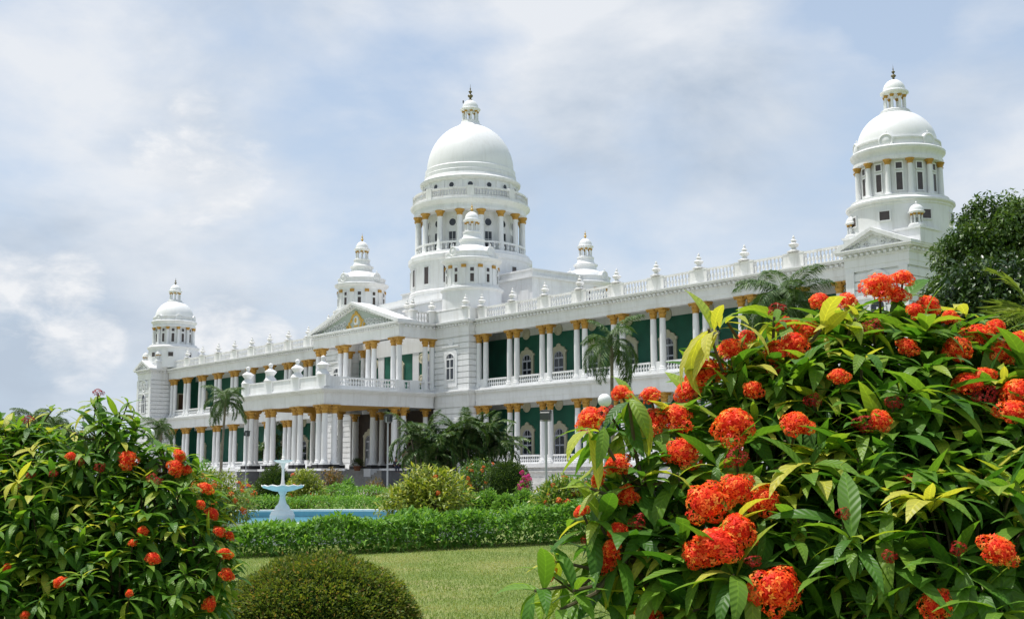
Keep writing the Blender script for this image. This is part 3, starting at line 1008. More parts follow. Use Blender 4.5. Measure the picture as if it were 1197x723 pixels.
def end_pavilion(x0, x1, tx, ty):
    y0, y1 = -2.55, 6.0
    m = rusticated(x0, x1, y0, y1, G - .2, ZCU)
    m.build('pavilion_wall', 'white', palace)
    m = MB()
    cornice_ring(m, x0, x1, y0, y1, LO_LEV)
    m.build('entablature', 'white', palace)
    m = MB()
    cornice_ring(m, x0, x1, y0, y1, UP_LEV)
    for i in range(11):
        xx = x0 + (i + .5) * (x1 - x0) / 11
        m.box(xx - .09, xx + .09, y0 - .32, y0 - .05, 12.965, 13.095)
    for i in range(10):
        yy = y0 + .2 + i * .45
        m.box(x1 + .05, x1 + .32, yy - .09, yy + .09, 12.965, 13.095)
    m.build('entablature', 'white', palace)
    xc, hw_, za_ = (x0 + x1) / 2, (x1 - x0) / 2 + .5, 14.5
    t_ = MB()
    t_.prism([(xc - hw_ + .3, 13.39), (xc + hw_ - .3, 13.39), (xc, za_ - .25)], y0 - .1, y0 + .9)
    blob(t_, xc, 13.75, .28, .22, y0 - .1, .1)
    for s_ in (-1, 1):
        scroll(t_, xc + s_ * .6, 13.66, .2, s_, y0 - .1, .045); scroll(t_, xc + s_ * 1.15, 13.58, .13, -s_, y0 - .1, .04)
    t_.build('pediment', 'white', palace)
    rk_ = MB()
    for s_ in (-1, 1):
        rk_.prism([(xc + s_ * hw_, 13.387), (xc + s_ * hw_, 13.47), (xc, za_ + .1), (xc, za_ - .12), (xc + s_ * (hw_ - .5), 13.387)], y0 - .5, y0 + 1.3)
        rk_.prism([(xc + s_ * (hw_ - .5), 13.387), (xc + s_ * (hw_ - .2), 13.388), (xc, za_ - .12), (xc, za_ - .3)], y0 - .36, y0 + 1.2)
        for i in range(6):
            u = (i + .7) / 6.6
            xx = xc + s_ * (hw_ - .5) * (1 - u); zz = 13.39 + (za_ - 13.39 - .28) * u + .04
            rk_.box(xx - .07, xx + .07, y0 - .34, y0 - .1, zz - .08, zz + .03)
    rk_.build('pediment_cornice', 'white', palace)
    # arched blind niche and window on the front
    a_ = MB()
    a_.tube([(xc + .95 * math.cos(PI * i / 14), y0 - .03, 11.0 + .95 * math.sin(PI * i / 14)) for i in range(15)], .10, 8)
    a_.tube([(xc + .42 * math.cos(PI * i / 10), y0 - .03, 11.0 + .42 * math.sin(PI * i / 10)) for i in range(21)], .07, 8)
    a_.box(xc - 1.6, xc + 1.6, y0 - .08, y0 + .02, 10.3, 10.45)
    for s_ in (-1, 1):
        a_.box(xc + s_ * 1.85 - .28, xc + s_ * 1.85 + .28, y0 - .10, y0 + .02, ZU, ZCU - .003)
    a_.build('niche', 'white', palace)
    f = MB().prism(arch(-.5, .5, 0, 1.9), -.06, .02)
    wn = f.build('window', 'glass', palace, (xc, y0, ZU + .5), None, True)
    f = MB()
    for q in (-.52, 0, .52):
        f.box(q - .06, q + .06, -.12, -.058, -.05, 1.9)
    f.box(-.46, .46, -.11, -.058, -.05, .05); f.box(-.46, .46, -.11, -.058, 1.2, 1.28)
    f.tube([(.52 * math.cos(PI * i / 10), -.07, 1.9 + .52 * math.sin(PI * i / 10)) for i in range(11)], .06, 6)
    f.build('frame', 'white', wn, (xc, y0, ZU + .5), None, True)
    corner_tower(tx, ty, x0 - .35, x1 + .55, y0 + .45, 4.2)


end_pavilion(39.25, 43.7, 41.25, .7)
end_pavilion(XL(43.7) + .9, XL(39.25) + .6, -65.6, .9)

# --- four small domed towers round the great dome


def small_tower(cx, cy, dz=0.0):
    z = dz
    m = MB()
    m.box(cx - 2.75, cx + 2.75, cy - 2.75, cy + 2.75, 13.4, 14.4 + z)
    m.lathe([(2.72, 14.0), (2.72, 16.2), (2.78, 16.25), (2.92, 16.36), (2.92, 16.5), (2.6, 16.6), (2.6, 16.72), (2.42, 16.78), (2.38, 18.62)], cx, cy, 48, z0=z)
    m.lathe([(2.42, 18.6), (2.46, 18.85), (2.62, 18.95), (2.78, 19.1), (2.8, 19.22), (2.5, 19.32), (2.42, 19.36), (2.42, 19.72), (2.48, 19.76), (2.48, 19.84), (2.1, 19.86)], cx, cy, 48, z0=z)
    t_ = m.build('small_tower', 'white', palace, None, 35)
    d = MB().lathe([(1.95, 19.84), (1.82, 20.15), (1.55, 20.45), (1.22, 20.62), (1.1, 20.64), (1.08, 21.0), (1.22, 21.1), (1.22, 21.2), (.92, 21.35), (.84, 21.55), (.8, 21.8), (.86, 21.84), (.86, 21.95), (.8, 21.98)], cx, cy, 40, z0=z)
    d.build('dome', 'dome_white', t_, None, 40)
    a0 = R(-38)
    n = 10
    drum_windows(t_, cx, cy, 2.39, [a0 + 2 * PI * k / n for k in range(n)], .34, ((17.0 + z, 17.75 + z), (17.95 + z, 18.3 + z)))
    for k in range(n):
        p = MB()
        a = a0 + PI / n + 2 * PI * k / n
        panel_on_drum(p, cx, cy, 2.4, a, .36, 16.78 + z, 18.32 + z, -.1, .07)
        panel_on_drum(p, cx, cy, 2.4, a, .42, 18.32 + z, 18.6 + z, -.1, .13, 1)
        p.build('pilaster', ['white', 'ochre'], t_)
    for q in range(4):
        g = MB()
        a = R(-38 - 45) + q * PI / 2
        disc_on_drum(g, cx, cy, 2.28, a, 19.86 + z, [(.48, -.25), (.48, .18), (.40, .22), (.34, .17), (.28, .17), (.22, .2), (.001, .22)])
        g.lathe([(.05, -.06), (.03, .08), (.07, .16), (.001, .26)], cx + 2.38 * math.cos(a), cy + 2.38 * math.sin(a), 6, z0=20.32 + z)
        g.build('roundel', 'white', t_, None, 40)
    lantern_parts(t_, cx, cy, 21.97 + z, .58, .88, 8, .15, .8, gold=True)


small_tower(XC + 9.25, 1.6)
small_tower(XC - 9.25, 1.6)
small_tower(XC + 9.25, 16.0, -.75)
small_tower(XC - 9.25, 16.0, -.75)

# --- blocks between and the great dome
MB().box(XC - 7.2, XC + 7.2, .6, 16, 13.4, 15.9).box(XC - 7.35, XC + 7.35, .45, 16.1, 15.9, 16.1).box(XC - 6.2, XC + 6.2, 1.6, 15, 16.1, 16.9).build('dome_base', 'white', palace)
for (xa, xb) in ((-9, -2.0), (XL(-2.0), XL(-9))):
    o0, o1 = (0, 1) if xa > XC else (1, 0)
    m = MB()
    m.box(xa, xb, 7.6, 14, 13.4, 18.2); m.box(xa - .25 * o0, xb + .25, 7.35, 14.2, 18.2, 18.42); m.box(xa + .1, xb - .1, 7.7, 13.9, 18.42, 18.95); m.box(xa, xb + .05, 7.55, 14, 18.95, 19.08)
    ex = xb if xa > XC else xa
    for q in range(4):                                    # raised wall panels
        m.box(ex - .04, ex + .04, 8.2 + q * 1.45, 9.2 + q * 1.45, 14.6, 17.6)
    for q in range(2):
        m.box(xa + 3.6 + q * 1.7, xa + 4.8 + q * 1.7, 7.55, 7.65, 14.6, 17.6)
    m.build('attic', 'white', palace)

DY = 8.66
dm = MB()
dm.lathe([(6.05, 13.4), (6.05, 17.0), (6.02, 20.2), (6.12, 20.4), (6.12, 20.55), (6.3, 20.75), (6.3, 21.15), (6.1, 21.3), (6.05, 21.5), (4.55, 21.51), (4.55, 25.6)], XC, DY, 96)
dm.lathe([(5.75, 25.55), (5.75, 25.82), (5.68, 25.85), (5.7, 26.12), (5.82, 26.25), (5.95, 26.38), (6.1, 26.5), (6.1, 26.66), (5.9, 26.72), (5.55, 26.74), (4.82, 26.76), (4.82, 28.72), (4.95, 28.78), (5.12, 28.92), (5.16, 29.1), (5.0, 29.2), (4.85, 29.3), (4.78, 29.5), (4.7, 29.55), (4.7, 29.92), (4.6, 30.0)], XC, DY, 96)
great = dm.build('great_dome_drum', 'white', palace, None, 35)
va0 = math.atan2(CAM.y - DY, CAM.x - XC)
ring_columns(great, XC, DY, 5.38, 16, va0 + R(11.25), 21.5, 25.56, .30)
drum_windows(great, XC, DY, 6.03, [va0 + R(22.5) * k for k in range(16)], .62, ((18.3, 20.0),))
MB().lathe([(6.03, 17.45), (6.16, 17.5), (6.2, 17.62), (6.12, 17.72), (6.03, 17.75)], XC, DY, 96, cap=False).build('moulding', 'white', great, None, 40)
drum_windows(great, XC, DY, 4.56, [va0 + R(22.5) * k for k in range(16)], .72, ((21.75, 23.55),), bars=True)
for k in range(16):
    a = va0 + R(22.5) * k
    oc = MB()
    disc_on_drum(oc, XC, DY, 4.5, a, 24.5, [(.5, -.1), (.5, .1), (.42, .14), (.36, .1), (.36, .05)])
    disc_on_drum(oc, XC, DY, 4.5, a, 24.5, [(.37, -.1), (.37, .07), (.001, .075)], 18, 1)
    oc.build('oculus', ['white', 'glass'], great, None, 40)
    oc = MB()                                             # lunettes of the attic above the cornice
    disc_on_drum(oc, XC, DY, 4.78, a, 28.2, [(.34, -.1), (.34, .10), (.27, .12), (.25, .06)], 16)
    disc_on_drum(oc, XC, DY, 4.78, a, 28.2, [(.26, -.1), (.26, .07), (.001, .075)], 16, 1)
    oc.build('oculus', ['white', 'glass'], great, None, 40)
    oc = MB()
    panel_on_drum(oc, XC, DY, 4.85, a + R(11.25), .32, 26.75, 28.73, -.1, .08)
    oc.build('pilaster', 'white', great)
# drum balustrade between the columns and gallery parapet above
rb = MB()
for k in range(64):
    a = va0 + R(360 / 64) * (k + .5)
    if k % 4 in (1, 2) or True:
        rb.lathe([(r * 1.6, z * 1.12) for r, z in BAL], XC + 5.5 * math.cos(a), DY + 5.5 * math.sin(a), 6, z0=21.62, cap=False)
rb.lathe([(5.42, 21.5), (5.6, 21.5), (5.6, 21.63), (5.42, 21.63)], XC, DY, 96, cap=False)
rb.lathe([(5.38, 22.26), (5.64, 22.26), (5.64, 22.44), (5.38, 22.44), (5.38, 22.26)], XC, DY, 96, cap=False)
rb.build('balustrade', 'white', great, None, 40)
gb = MB()
for k in range(120):
    a = va0 + 2 * PI * (k + .5) / 120
    if k % 15 in (0, 14):
        continue
    gb.lathe([(r * 1.15, z * 1.15) for r, z in BAL], XC + 5.65 * math.cos(a), DY + 5.65 * math.sin(a), 6, z0=26.92, cap=False)
NS = 64
gb.lathe([(5.52, 26.74), (5.78, 26.74), (5.78, 26.94), (5.52, 26.94)], XC, DY, NS, cap=False)
gb.lathe([(5.5, 27.56), (5.8, 27.56), (5.8, 27.75), (5.5, 27.75), (5.5, 27.56)], XC, DY, NS, cap=False)
for k in range(8):
    panel_on_drum(gb, XC, DY, 5.65, va0 + PI / 4 * k, .75, 26.74, 27.85, -.22, .22)
gb.build('gallery_balustrade', 'parapet', great, None, 40)
dd = MB()
k = 20
prof = [(4.62, 29.98), (4.62, 30.45), (4.5, 30.55)]
prof += [(4.45 * math.cos(PI / 2 * i / k) + (.001 if i == k else 0), 30.55 + 5.0 * math.sin(PI / 2 * i / k)) for i in range(k + 1)]
dd.lathe(prof, XC, DY, 96)
dd.build('dome', 'dome_white', great, None, 30)
MB().lathe([(1.35, 35.25), (1.2, 35.5), (1.0, 35.62), (.95, 35.85), (.9, 35.95)], XC, DY, 32).build('lantern_base', 'dome_white', great, None, 40)
lantern_parts(great, XC, DY, 35.9, .74, 1.1, 8, .25, 1.45)
MB().tube([(XC - 1.2, DY, 35.2), (XC - 1.2, DY, 38.3)], .02, 6).tube([(XC - 1.2, DY, 38.25), (XC - 1.2, DY, 38.5)], .07, 6).build('lightning_rod', 'metal_dark', great)

# ------------------------------------------------------------------ GROUND
def lawn_material(name, c0, c1, c2, sc=1.0):
    m = bpy.data.materials.new(name); m.use_nodes = True
    t = m.node_tree; b = t.nodes['Principled BSDF']
    b.inputs['Roughness'].default_value = .9
    b.inputs['Specular IOR Level'].default_value = .1
    geo = N(t, 'ShaderNodeNewGeometry')
    a = N(t, 'ShaderNodeTexNoise', i_Scale=.9 * sc, i_Detail=6.0, i_Roughness=.65)
    f = N(t, 'ShaderNodeTexNoise', i_Scale=32.0 * sc, i_Detail=4.0, i_Roughness=.7)
    L(t, geo.outputs['Position'], a.inputs['Vector']); L(t, geo.outputs['Position'], f.inputs['Vector'])
    ca = ramp(t, a.outputs[0], [(.35, c0), (.55, c1), (.72, c2)])
    fa = ramp(t, f.outputs[0], [(.3, .62), (.7, 1.25)])
    L(t, mixc(t, 1.0, ca, fa, 'MULTIPLY'), b.inputs['Base Color'])
    bp = N(t, 'ShaderNodeBump', i_Strength=.6, i_Distance=.03)
    L(t, f.outputs[0], bp.inputs['Height']); L(t, bp.outputs[0], b.inputs['Normal'])
    MATS[name] = m


lawn_material('lawn', (.13, .19, .05), (.20, .245, .08), (.30, .28, .13))
lawn_material('soil', (.10, .075, .045), (.13, .10, .06), (.17, .13, .08), 2.0)


def sheet(name, poly, z, m, thick=0.0):
    mb = MB()
    mb.add([(x, y, z) for x, y in poly], [tuple(range(len(poly)))])
    return structure(mb.build(name, m))


sheet('ground', [(-1500, -1500), (1500, -1500), (1500, 1500), (-1500, 1500)], G, 'lawn')
sheet('drive', [(-74, -27), (50, -27), (50, -.4), (-74, -.4)], G + .006, 'paving')

# ------------------------------------------------------------------ FOLIAGE TOOLS
def leaf_mat(name, stops, rough=.42, trans=.28, spec=.45, veins=False):
    m = bpy.data.materials.new(name); m.use_nodes = True
    t = m.node_tree; b = t.nodes['Principled BSDF']
    at_ = N(t, 'ShaderNodeAttribute', attribute_name='lc')
    sp = N(t, 'ShaderNodeSeparateXYZ'); L(t, at_.outputs['Vector'], sp.inputs[0])
    c = ramp(t, sp.outputs[2], stops)
    if veins:
        ab = math_node(t, 'ABSOLUTE', sp.outputs[1])
        rib = ramp(t, ab, [(.03, 1.0), (.10, 0.0)])
        u = math_node(t, 'SUBTRACT', math_node(t, 'MULTIPLY', sp.outputs[0], 62.0), math_node(t, 'MULTIPLY', ab, 9.0))
        wv = math_node(t, 'SINE', u)
        c2 = mixc(t, 1.0, c, (1.5, 1.45, 1.2), 'MULTIPLY')
        c = mixc(t, math_node(t, 'MULTIPLY', rib, .6), c, c2)
        vein = ramp(t, wv, [(.0, .95), (.8, 1.0), (1.0, 1.14)])
        c = mixc(t, 1.0, c, vein, 'MULTIPLY')
        bp = N(t, 'ShaderNodeBump', i_Strength=.22, i_Distance=.003)
        L(t, wv, bp.inputs['Height']); L(t, bp.outputs[0], b.inputs['Normal'])
    L(t, c, b.inputs['Base Color'])
    b.inputs['Roughness'].default_value = rough
    b.inputs['Specular IOR Level'].default_value = spec
    tr = N(t, 'ShaderNodeBsdfTranslucent')
    L(t, mixc(t, 1.0, c, (1.5, 1.55, .7), 'MULTIPLY'), tr.inputs[0])
    mx = N(t, 'ShaderNodeMixShader'); mx.inputs[0].default_value = trans
    L(t, b.outputs[0], mx.inputs[1]); L(t, tr.outputs[0], mx.inputs[2])
    L(t, mx.outputs[0], t.nodes['Material Output'].inputs[0])
    MATS[name] = m


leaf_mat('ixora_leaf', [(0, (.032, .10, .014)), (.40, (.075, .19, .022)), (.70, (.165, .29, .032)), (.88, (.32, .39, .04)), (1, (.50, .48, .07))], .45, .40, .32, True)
leaf_mat('ixora_far', [(0, (.025, .08, .014)), (.5, (.065, .15, .022)), (.75, (.16, .25, .035)), (1, (.36, .38, .06))], .42, .3)
leaf_mat('croton_leaf', [(0, (.06, .11, .016)), (.5, (.20, .26, .035)), (1, (.46, .45, .07))], .45, .28)
leaf_mat('clipped_leaf', [(0, (.04, .08, .014)), (.5, (.10, .15, .026)), (.92, (.22, .23, .04)), (1, (.26, .17, .06))], .6, .35, .2)
leaf_mat('dark_clip', [(0, (.02, .045, .01)), (.6, (.045, .085, .018)), (1, (.09, .13, .028))], .6, .3, .25)
leaf_mat('border_leaf', [(0, (.05, .135, .02)), (.5, (.125, .28, .04)), (1, (.27, .43, .08))], .5, .32, .3)
leaf_mat('palm_leaf', [(0, (.03, .07, .018)), (.5, (.07, .14, .035)), (1, (.15, .22, .07))], .45, .22, .4)
leaf_mat('areca_leaf', [(0, (.016, .05, .014)), (.5, (.045, .105, .025)), (1, (.16, .22, .055))], .45, .22, .4)
leaf_mat('tree_leaf', [(0, (.025, .06, .012)), (.5, (.065, .125, .024)), (1, (.14, .21, .045))], .45, .2, .4)
leaf_mat('shiny_leaf', [(0, (.018, .042, .013)), (.6, (.038, .08, .02)), (1, (.09, .14, .035))], .36, .2, .5)
leaf_mat('red_leaf', [(0, (.06, .06, .02)), (.5, (.20, .14, .04)), (1, (.36, .14, .05))], .5, .25)
leaf_mat('grass_blade', [(0, (.12, .20, .045)), (.55, (.225, .29, .08)), (1, (.40, .37, .16))], .7, .3, .2)
leaf_mat('petal', [(0, (.72, .028, .010)), (.35, (.86, .075, .013)), (.7, (.90, .17, .026)), (1, (.92, .40, .07))], .55, .32, .2)
leaf_mat('petal_dark', [(0, (.16, .006, .006)), (1, (.40, .015, .010))], .6, .15, .2)
leaf_mat('petal_orange', [(0, (.55, .05, .012)), (1, (.80, .22, .04))], .55, .2, .2)
leaf_mat('petal_magenta', [(0, (.45, .02, .18)), (1, (.75, .06, .40))], .55, .3, .2)
mat('flower_core', (.55, .025, .010), .8, .1)
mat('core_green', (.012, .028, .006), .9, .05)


def unit(a):
    return a / np.maximum(np.linalg.norm(a, axis=1, keepdims=True), 1e-9)


T2 = dict(t=np.array([0, .2, .2, .2, .48, .48, .48, .78, .78, .78, 1.0]), s=np.array([0, -.72, 0, .72, -1, 0, 1, -.62, 0, .62, 0]),
          f=[(0, 2, 1), (0, 3, 2), (1, 2, 5, 4), (2, 3, 6, 5), (4, 5, 8, 7), (5, 6, 9, 8), (7, 8, 10), (8, 9, 10)])
T3 = dict(t=np.array([0] + [.09] * 3 + [.26] * 3 + [.46] * 3 + [.66] * 3 + [.85] * 3 + [1.0]), s=np.array([0, -.36, 0, .36, -.84, 0, .84, -1, 0, 1, -.86, 0, .86, -.42, 0, .42, 0]),
          f=[(0, 2, 1), (0, 3, 2)] + [q for k in range(4) for q in ((1 + 3 * k, 2 + 3 * k, 5 + 3 * k, 4 + 3 * k), (2 + 3 * k, 3 + 3 * k, 6 + 3 * k, 5 + 3 * k))] + [(13, 14, 16), (14, 15, 16)])
T1 = dict(t=np.array([0, .45, .5, .45, 1.0]), s=np.array([0, -1, 0, 1, 0]), f=[(0, 2, 1), (0, 3, 2), (1, 2, 4), (2, 3, 4)])
T0 = dict(t=np.array([0, .45, .45, 1.0]), s=np.array([0, -1, 1, 0]), f=[(0, 2, 3, 1)])


def leaf_mesh(name, P, D, Nn, Ln, Wd, bend, rnd, mat_, tpl=T1, fold=.25):
    n = len(P)
    D = unit(D)
    side = unit(np.cross(D, Nn)); Nn = np.cross(side, D)
    t, s = tpl['t'], tpl['s']
    k = np.maximum(np.abs(bend), 1e-3)[:, None]
    sg = np.sign(bend)[:, None]
    xx = np.sin(k * t) / k * Ln[:, None]
    zz = -sg * (1 - np.cos(k * t)) / k * Ln[:, None]
    hw = Wd[:, None] * .5 * s[None, :]
    zz = zz + fold * np.abs(hw)
    V = P[:, None, :] + D[:, None, :] * xx[..., None] + Nn[:, None, :] * zz[..., None] + side[:, None, :] * hw[..., None]
    nv = len(t)
    V = V.reshape(-1, 3)
    lens = np.array([len(f) for f in tpl['f']]); flat = np.concatenate([np.array(f) for f in tpl['f']])
    idx = (flat[None, :] + (np.arange(n) * nv)[:, None]).reshape(-1)
    tot = np.tile(lens, n); start = np.concatenate([[0], np.cumsum(tot)[:-1]])
    me = bpy.data.meshes.new(name)
    me.vertices.add(len(V)); me.vertices.foreach_set('co', V.astype(np.float32).ravel())
    me.loops.add(len(idx)); me.loops.foreach_set('vertex_index', idx.astype(np.int32))
    me.polygons.add(len(tot)); me.polygons.foreach_set('loop_start', start.astype(np.int32)); me.polygons.foreach_set('loop_total', tot.astype(np.int32))
    me.update(calc_edges=True)
    if tpl is T2 or tpl is T3:
        me.polygons.foreach_set('use_smooth', np.ones(len(tot), bool))
    a = me.attributes.new('lc', 'FLOAT_VECTOR', 'POINT')
    lc = np.stack([np.tile(t, n), np.tile(s, n), np.repeat(rnd, nv)], 1)
    a.data.foreach_set('vector', lc.astype(np.float32).ravel())
    me.materials.append(MATS[mat_])
    return me


def rand_dir(n):
    return unit(rng.normal(size=(n, 3)))


def foliage(name, parent, origin, P, D, Ln, Wd, mat_, bend=.6, rnd=None, tpl=T1, up_bias=1.0, fold=.25):
    """P world positions, leaves grow along D"""
    n = len(P)
    Nn = np.tile(np.array([[0, 0, 1.0]]), (n, 1)) * up_bias + rng.normal(size=(n, 3)) * .35
    if rnd is None:
        rnd = rng.random(n)
    b = rng.normal(bend, .25, n) if np.isscalar(bend) else bend
    me = leaf_mesh(name, P - np.array(origin)[None, :], D, Nn, Ln, Wd, b, rnd, mat_, tpl, fold)
    return place(name, me, parent, origin)


# --- flower heads
def head_mesh(name, nfl, mat_, pet=.17, seed=0, nl=6):
    """corymb: several little domes of four petalled florets, ragged at the edge"""
    g = np.random.default_rng(seed)
    lob = [(np.array([0, 0, .22]), .62)]
    for k in range(nl):
        a = k * 2 * PI / nl + g.normal(0, .25); rr = g.uniform(.38, .62)
        lob.append((np.array([rr * math.cos(a), rr * math.sin(a), g.uniform(-.18, .12)]), g.uniform(.30, .46)))
    P, D, Nn, r, C = [], [], [], [], []
    w_ = np.array([q ** 2 for c, q in lob]); w_ /= w_.sum()
    cnt = 0; tries = 0
    while cnt < nfl and tries < nfl * 20:
        tries += 1
        c, q = lob[g.choice(len(lob), p=w_)]
        d = g.normal(size=3); d /= np.linalg.norm(d)
        if d[2] < -.35:
            continue
        p = c + d * q * np.array([1, 1, .85]) * g.uniform(.92, 1.10)
        if any(np.linalg.norm(p - c2) < q2 * .86 for c2, q2 in lob):
            continue
        if C and np.min(np.linalg.norm(np.array(C) - p, axis=1)) < pet * .92:
            continue
        C.append(p)
        cnt += 1
        n_ = d + np.array([0, 0, .25]) + g.normal(size=3) * .22
        n_ /= np.linalg.norm(n_)
        a = np.cross(n_, g.normal(size=3)); a /= np.linalg.norm(a); b = np.cross(n_, a)
        tw = g.random() * 6.28; f = np.clip(g.normal(.45, .36), 0, 1)
        for k in range(4):
            an = tw + k * PI / 2 + g.normal(0, .1)
            P.append(p); D.append(a * math.cos(an) + b * math.sin(an) + n_ * g.uniform(.05, .45)); Nn.append(n_); r.append(min(1, max(0, f + g.normal(0, .08))))
    n = len(P)
    return leaf_mesh(name, np.array(P), np.array(D), np.array(Nn), pet * g.uniform(.8, 1.2, n), np.full(n, pet * .58), g.normal(.7, .25, n), np.array(r), mat_, T0)


HEADS = [head_mesh('flower_head', 230, 'petal', .15, s) for s in (1, 2, 3, 4, 5, 6)]
BUDS = [head_mesh('flower_bud', 90, 'petal_dark', .17, 9)]
SMALL_HEADS = [head_mesh('flower_head', 34, 'petal_orange', .34, s, 4) for s in (5, 6)]
MAGENTA = [head_mesh('flower_head', 40, 'petal_magenta', .32, s, 4) for s in (7, 8)]
core_mb = MB().lathe([(.001, -.30), (.40, -.25), (.56, -.05), (.52, .3), (.35, .52), (.001, .62)], seg=12)


def flower(parent, p, axis, r, kind='flower_head', meshes=None):
    meshes = meshes or HEADS
    o = place(kind, random.choice(meshes), parent, p)
    o.rotation_mode = 'QUATERNION'
    q = Vector(axis).normalized().to_track_quat('Z', 'Y')
    q = q @ Matrix.Rotation(random.uniform(0, 6.28), 4, 'Z').to_quaternion()
    o.rotation_quaternion = q
    o.scale = (r * random.uniform(.88, 1.15), r * random.uniform(.88, 1.15), r * random.uniform(.68, .98))
    return o


core_me = None


def proj_px(P):
    d = np.asarray(P) - np.array(CAM)
    z = d @ np.array(Fw)
    return np.stack([598.5 + FPX * (d @ np.array(Rt)) / z, 361.5 - FPX * (d @ np.array(Up)) / z, z], -1)


def big_bush(root, blobs, flowers, buds, spacing, lr, wr, leafmat, tpl, young_top, petals, extra=(), head_gain=1.0, fill=900):
    """flowering bush: blobs = (px, py, depth, radius_px) spheres of the crown; flowers = (px, py, diameter_px)"""
    Cb = np.array([list(at(x, y, d)) for x, y, d, r in blobs])
    Rb = np.array([r * d / FPX for x, y, d, r in blobs])
    cr = np.array(CAM)
    # flower positions: on the nearest crown surface along the sight line
    fl = []
    for kind, lst in (('flower_head', flowers), ('flower_bud', buds)):
        for (px, py, dia) in lst:
            dv = np.array(ray(px, py)); best = None
            for c, r in zip(Cb, Rb):
                oc = cr - c
                A = dv @ dv; B = 2 * dv @ oc; Cc = oc @ oc - r * r
                q = B * B - 4 * A * Cc
                if q > 0:
                    tt = (-B - math.sqrt(q)) / (2 * A)
                    if best is None or tt < best[0]:
                        best = (tt, c)
            if best is None:
                k = np.argmin([np.linalg.norm(proj_px(c[None])[0, :2] - [px, py]) - r * 400 for c, r in zip(Cb, Rb)])
                best = (float((Cb[k] - cr) @ np.array(Fw)), Cb[k])
            tt = best[0] - .02
            p = cr + dv * tt
            o = unit((p - best[1])[None])[0]
            ax = o * .55 + np.array([0, 0, .55]) - dv * .5
            fl.append((kind, p, ax, dia * tt / FPX / 2 * head_gain, px, py, dia, tt))
    # branch tips over the crown surface
    tips, nor = [], []
    for i, (c, r) in enumerate(zip(Cb, Rb)):
        n = int(4 * PI * r * r / spacing ** 2)
        d = rand_dir(n)
        p = c + d * r * rng.uniform(.82, 1.06, n)[:, None]
        ok = np.ones(n, bool)
        for j, (c2, r2) in enumerate(zip(Cb, Rb)):
            if j != i:
                ok &= np.linalg.norm(p - c2, axis=1) > r2 * .80
        ok &= p[:, 2] > G + .12
        tips.append(p[ok]); nor.append(d[ok])
    tips = np.concatenate(tips); nor = np.concatenate(nor)
    pp = proj_px(tips)
    keep = np.ones(len(tips), bool)
    for (kind, p, ax, r, px, py, dia, tt) in fl:
        if kind == 'flower_head':
            lpx = lr[1] / tt * FPX * .45
            near = (np.abs(pp[:, 0] - px) < dia * .52) & (pp[:, 1] > py - lpx * 1.3) & (pp[:, 1] < py + dia * .4) & (pp[:, 2] < tt + .05)
            keep &= ~near
    tips, nor = tips[keep], nor[keep]
    P, D, Ln, Wd, Rn, Bd = [], [], [], [], [], []

    def whorl(p, axis, cnt, young, scale=1.0, spread=(.55, 1.35)):
        axis = axis / np.linalg.norm(axis)
        a = np.cross(axis, rng.normal(size=3)); a /= np.linalg.norm(a)
        b = np.cross(axis, a)
        ph0 = rng.random() * 6.28
        for k in range(cnt):
            ph = ph0 + k * 2.4
            el = rng.uniform(*spread)
            d = axis * math.cos(el) + (a * math.cos(ph) + b * math.sin(ph)) * math.sin(el)
            P.append(p - axis * rng.uniform(0, .035) * scale); D.append(d)
            l = rng.uniform(*lr) * scale * (1 - .25 * young * rng.random())
            Ln.append(l); Wd.append(l * rng.uniform(*wr))
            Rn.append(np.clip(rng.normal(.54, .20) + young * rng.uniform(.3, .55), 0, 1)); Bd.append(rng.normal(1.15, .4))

    for p, nn in zip(tips, nor):
        ax = nn * .65 + np.array([0, 0, .75]) + rng.normal(size=3) * .22
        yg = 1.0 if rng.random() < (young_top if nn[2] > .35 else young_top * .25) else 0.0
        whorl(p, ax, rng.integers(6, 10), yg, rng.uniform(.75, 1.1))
    for (kind, p, ax, r, *_) in fl:                       # leaves behind every flower
        whorl(p - unit(ax[None])[0] * (r * .8 + .02), ax, 6, 0, 1.0, (.9, 1.7))
    for (px, py, d, ax, cnt, yg, sc) in extra:
        p = np.array(at(px, py, d))
        whorl(p, np.array(Rt) * ax[0] + np.array(Up) * ax[1] - np.array(Fw) * ax[2], cnt, yg, sc, (.6, 1.5))
    # leaves inside the crown
    ii = rng.choice(len(Cb), fill, p=Rb ** 3 / (Rb ** 3).sum())
    q = Cb[ii] + rand_dir(fill) * (Rb[ii] * rng.random(fill) ** (1 / 3) * .85)[:, None]
    q = q[q[:, 2] > G + .1]
    P += list(q); D += list(rand_dir(len(q)) + np.array([0, 0, -.1])); l = rng.uniform(lr[0], lr[1], len(q)); Ln += list(l); Wd += list(l * .3)
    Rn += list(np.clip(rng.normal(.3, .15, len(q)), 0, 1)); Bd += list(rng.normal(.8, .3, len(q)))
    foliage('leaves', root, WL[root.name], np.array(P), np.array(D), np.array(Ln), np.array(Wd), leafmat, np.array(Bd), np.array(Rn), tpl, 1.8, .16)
    # stems
    st = MB()
    base = np.array(WL[root.name])
    for c, r in zip(Cb, Rb):
        b0 = base + np.array([rng.normal(0, .08), rng.normal(0, .08), 0])
        mid = (b0 + c) / 2 + rng.normal(size=3) * .06
        st.tube([b0, mid, c], [.018, .013, .008], 6)
        for _ in range(5):
            e = c + rand_dir(1)[0] * r * .8
            st.tube([c, (c + e) / 2 + rng.normal(size=3) * .02, e], [.008, .006, .004], 5)
    for p, nn in zip(tips[::2], nor[::2]):
        st.tube([p - nn * spacing * 1.6 - np.array([0, 0, .06]), p - nn * .5 * spacing, p], [.0045, .004, .003], 4)
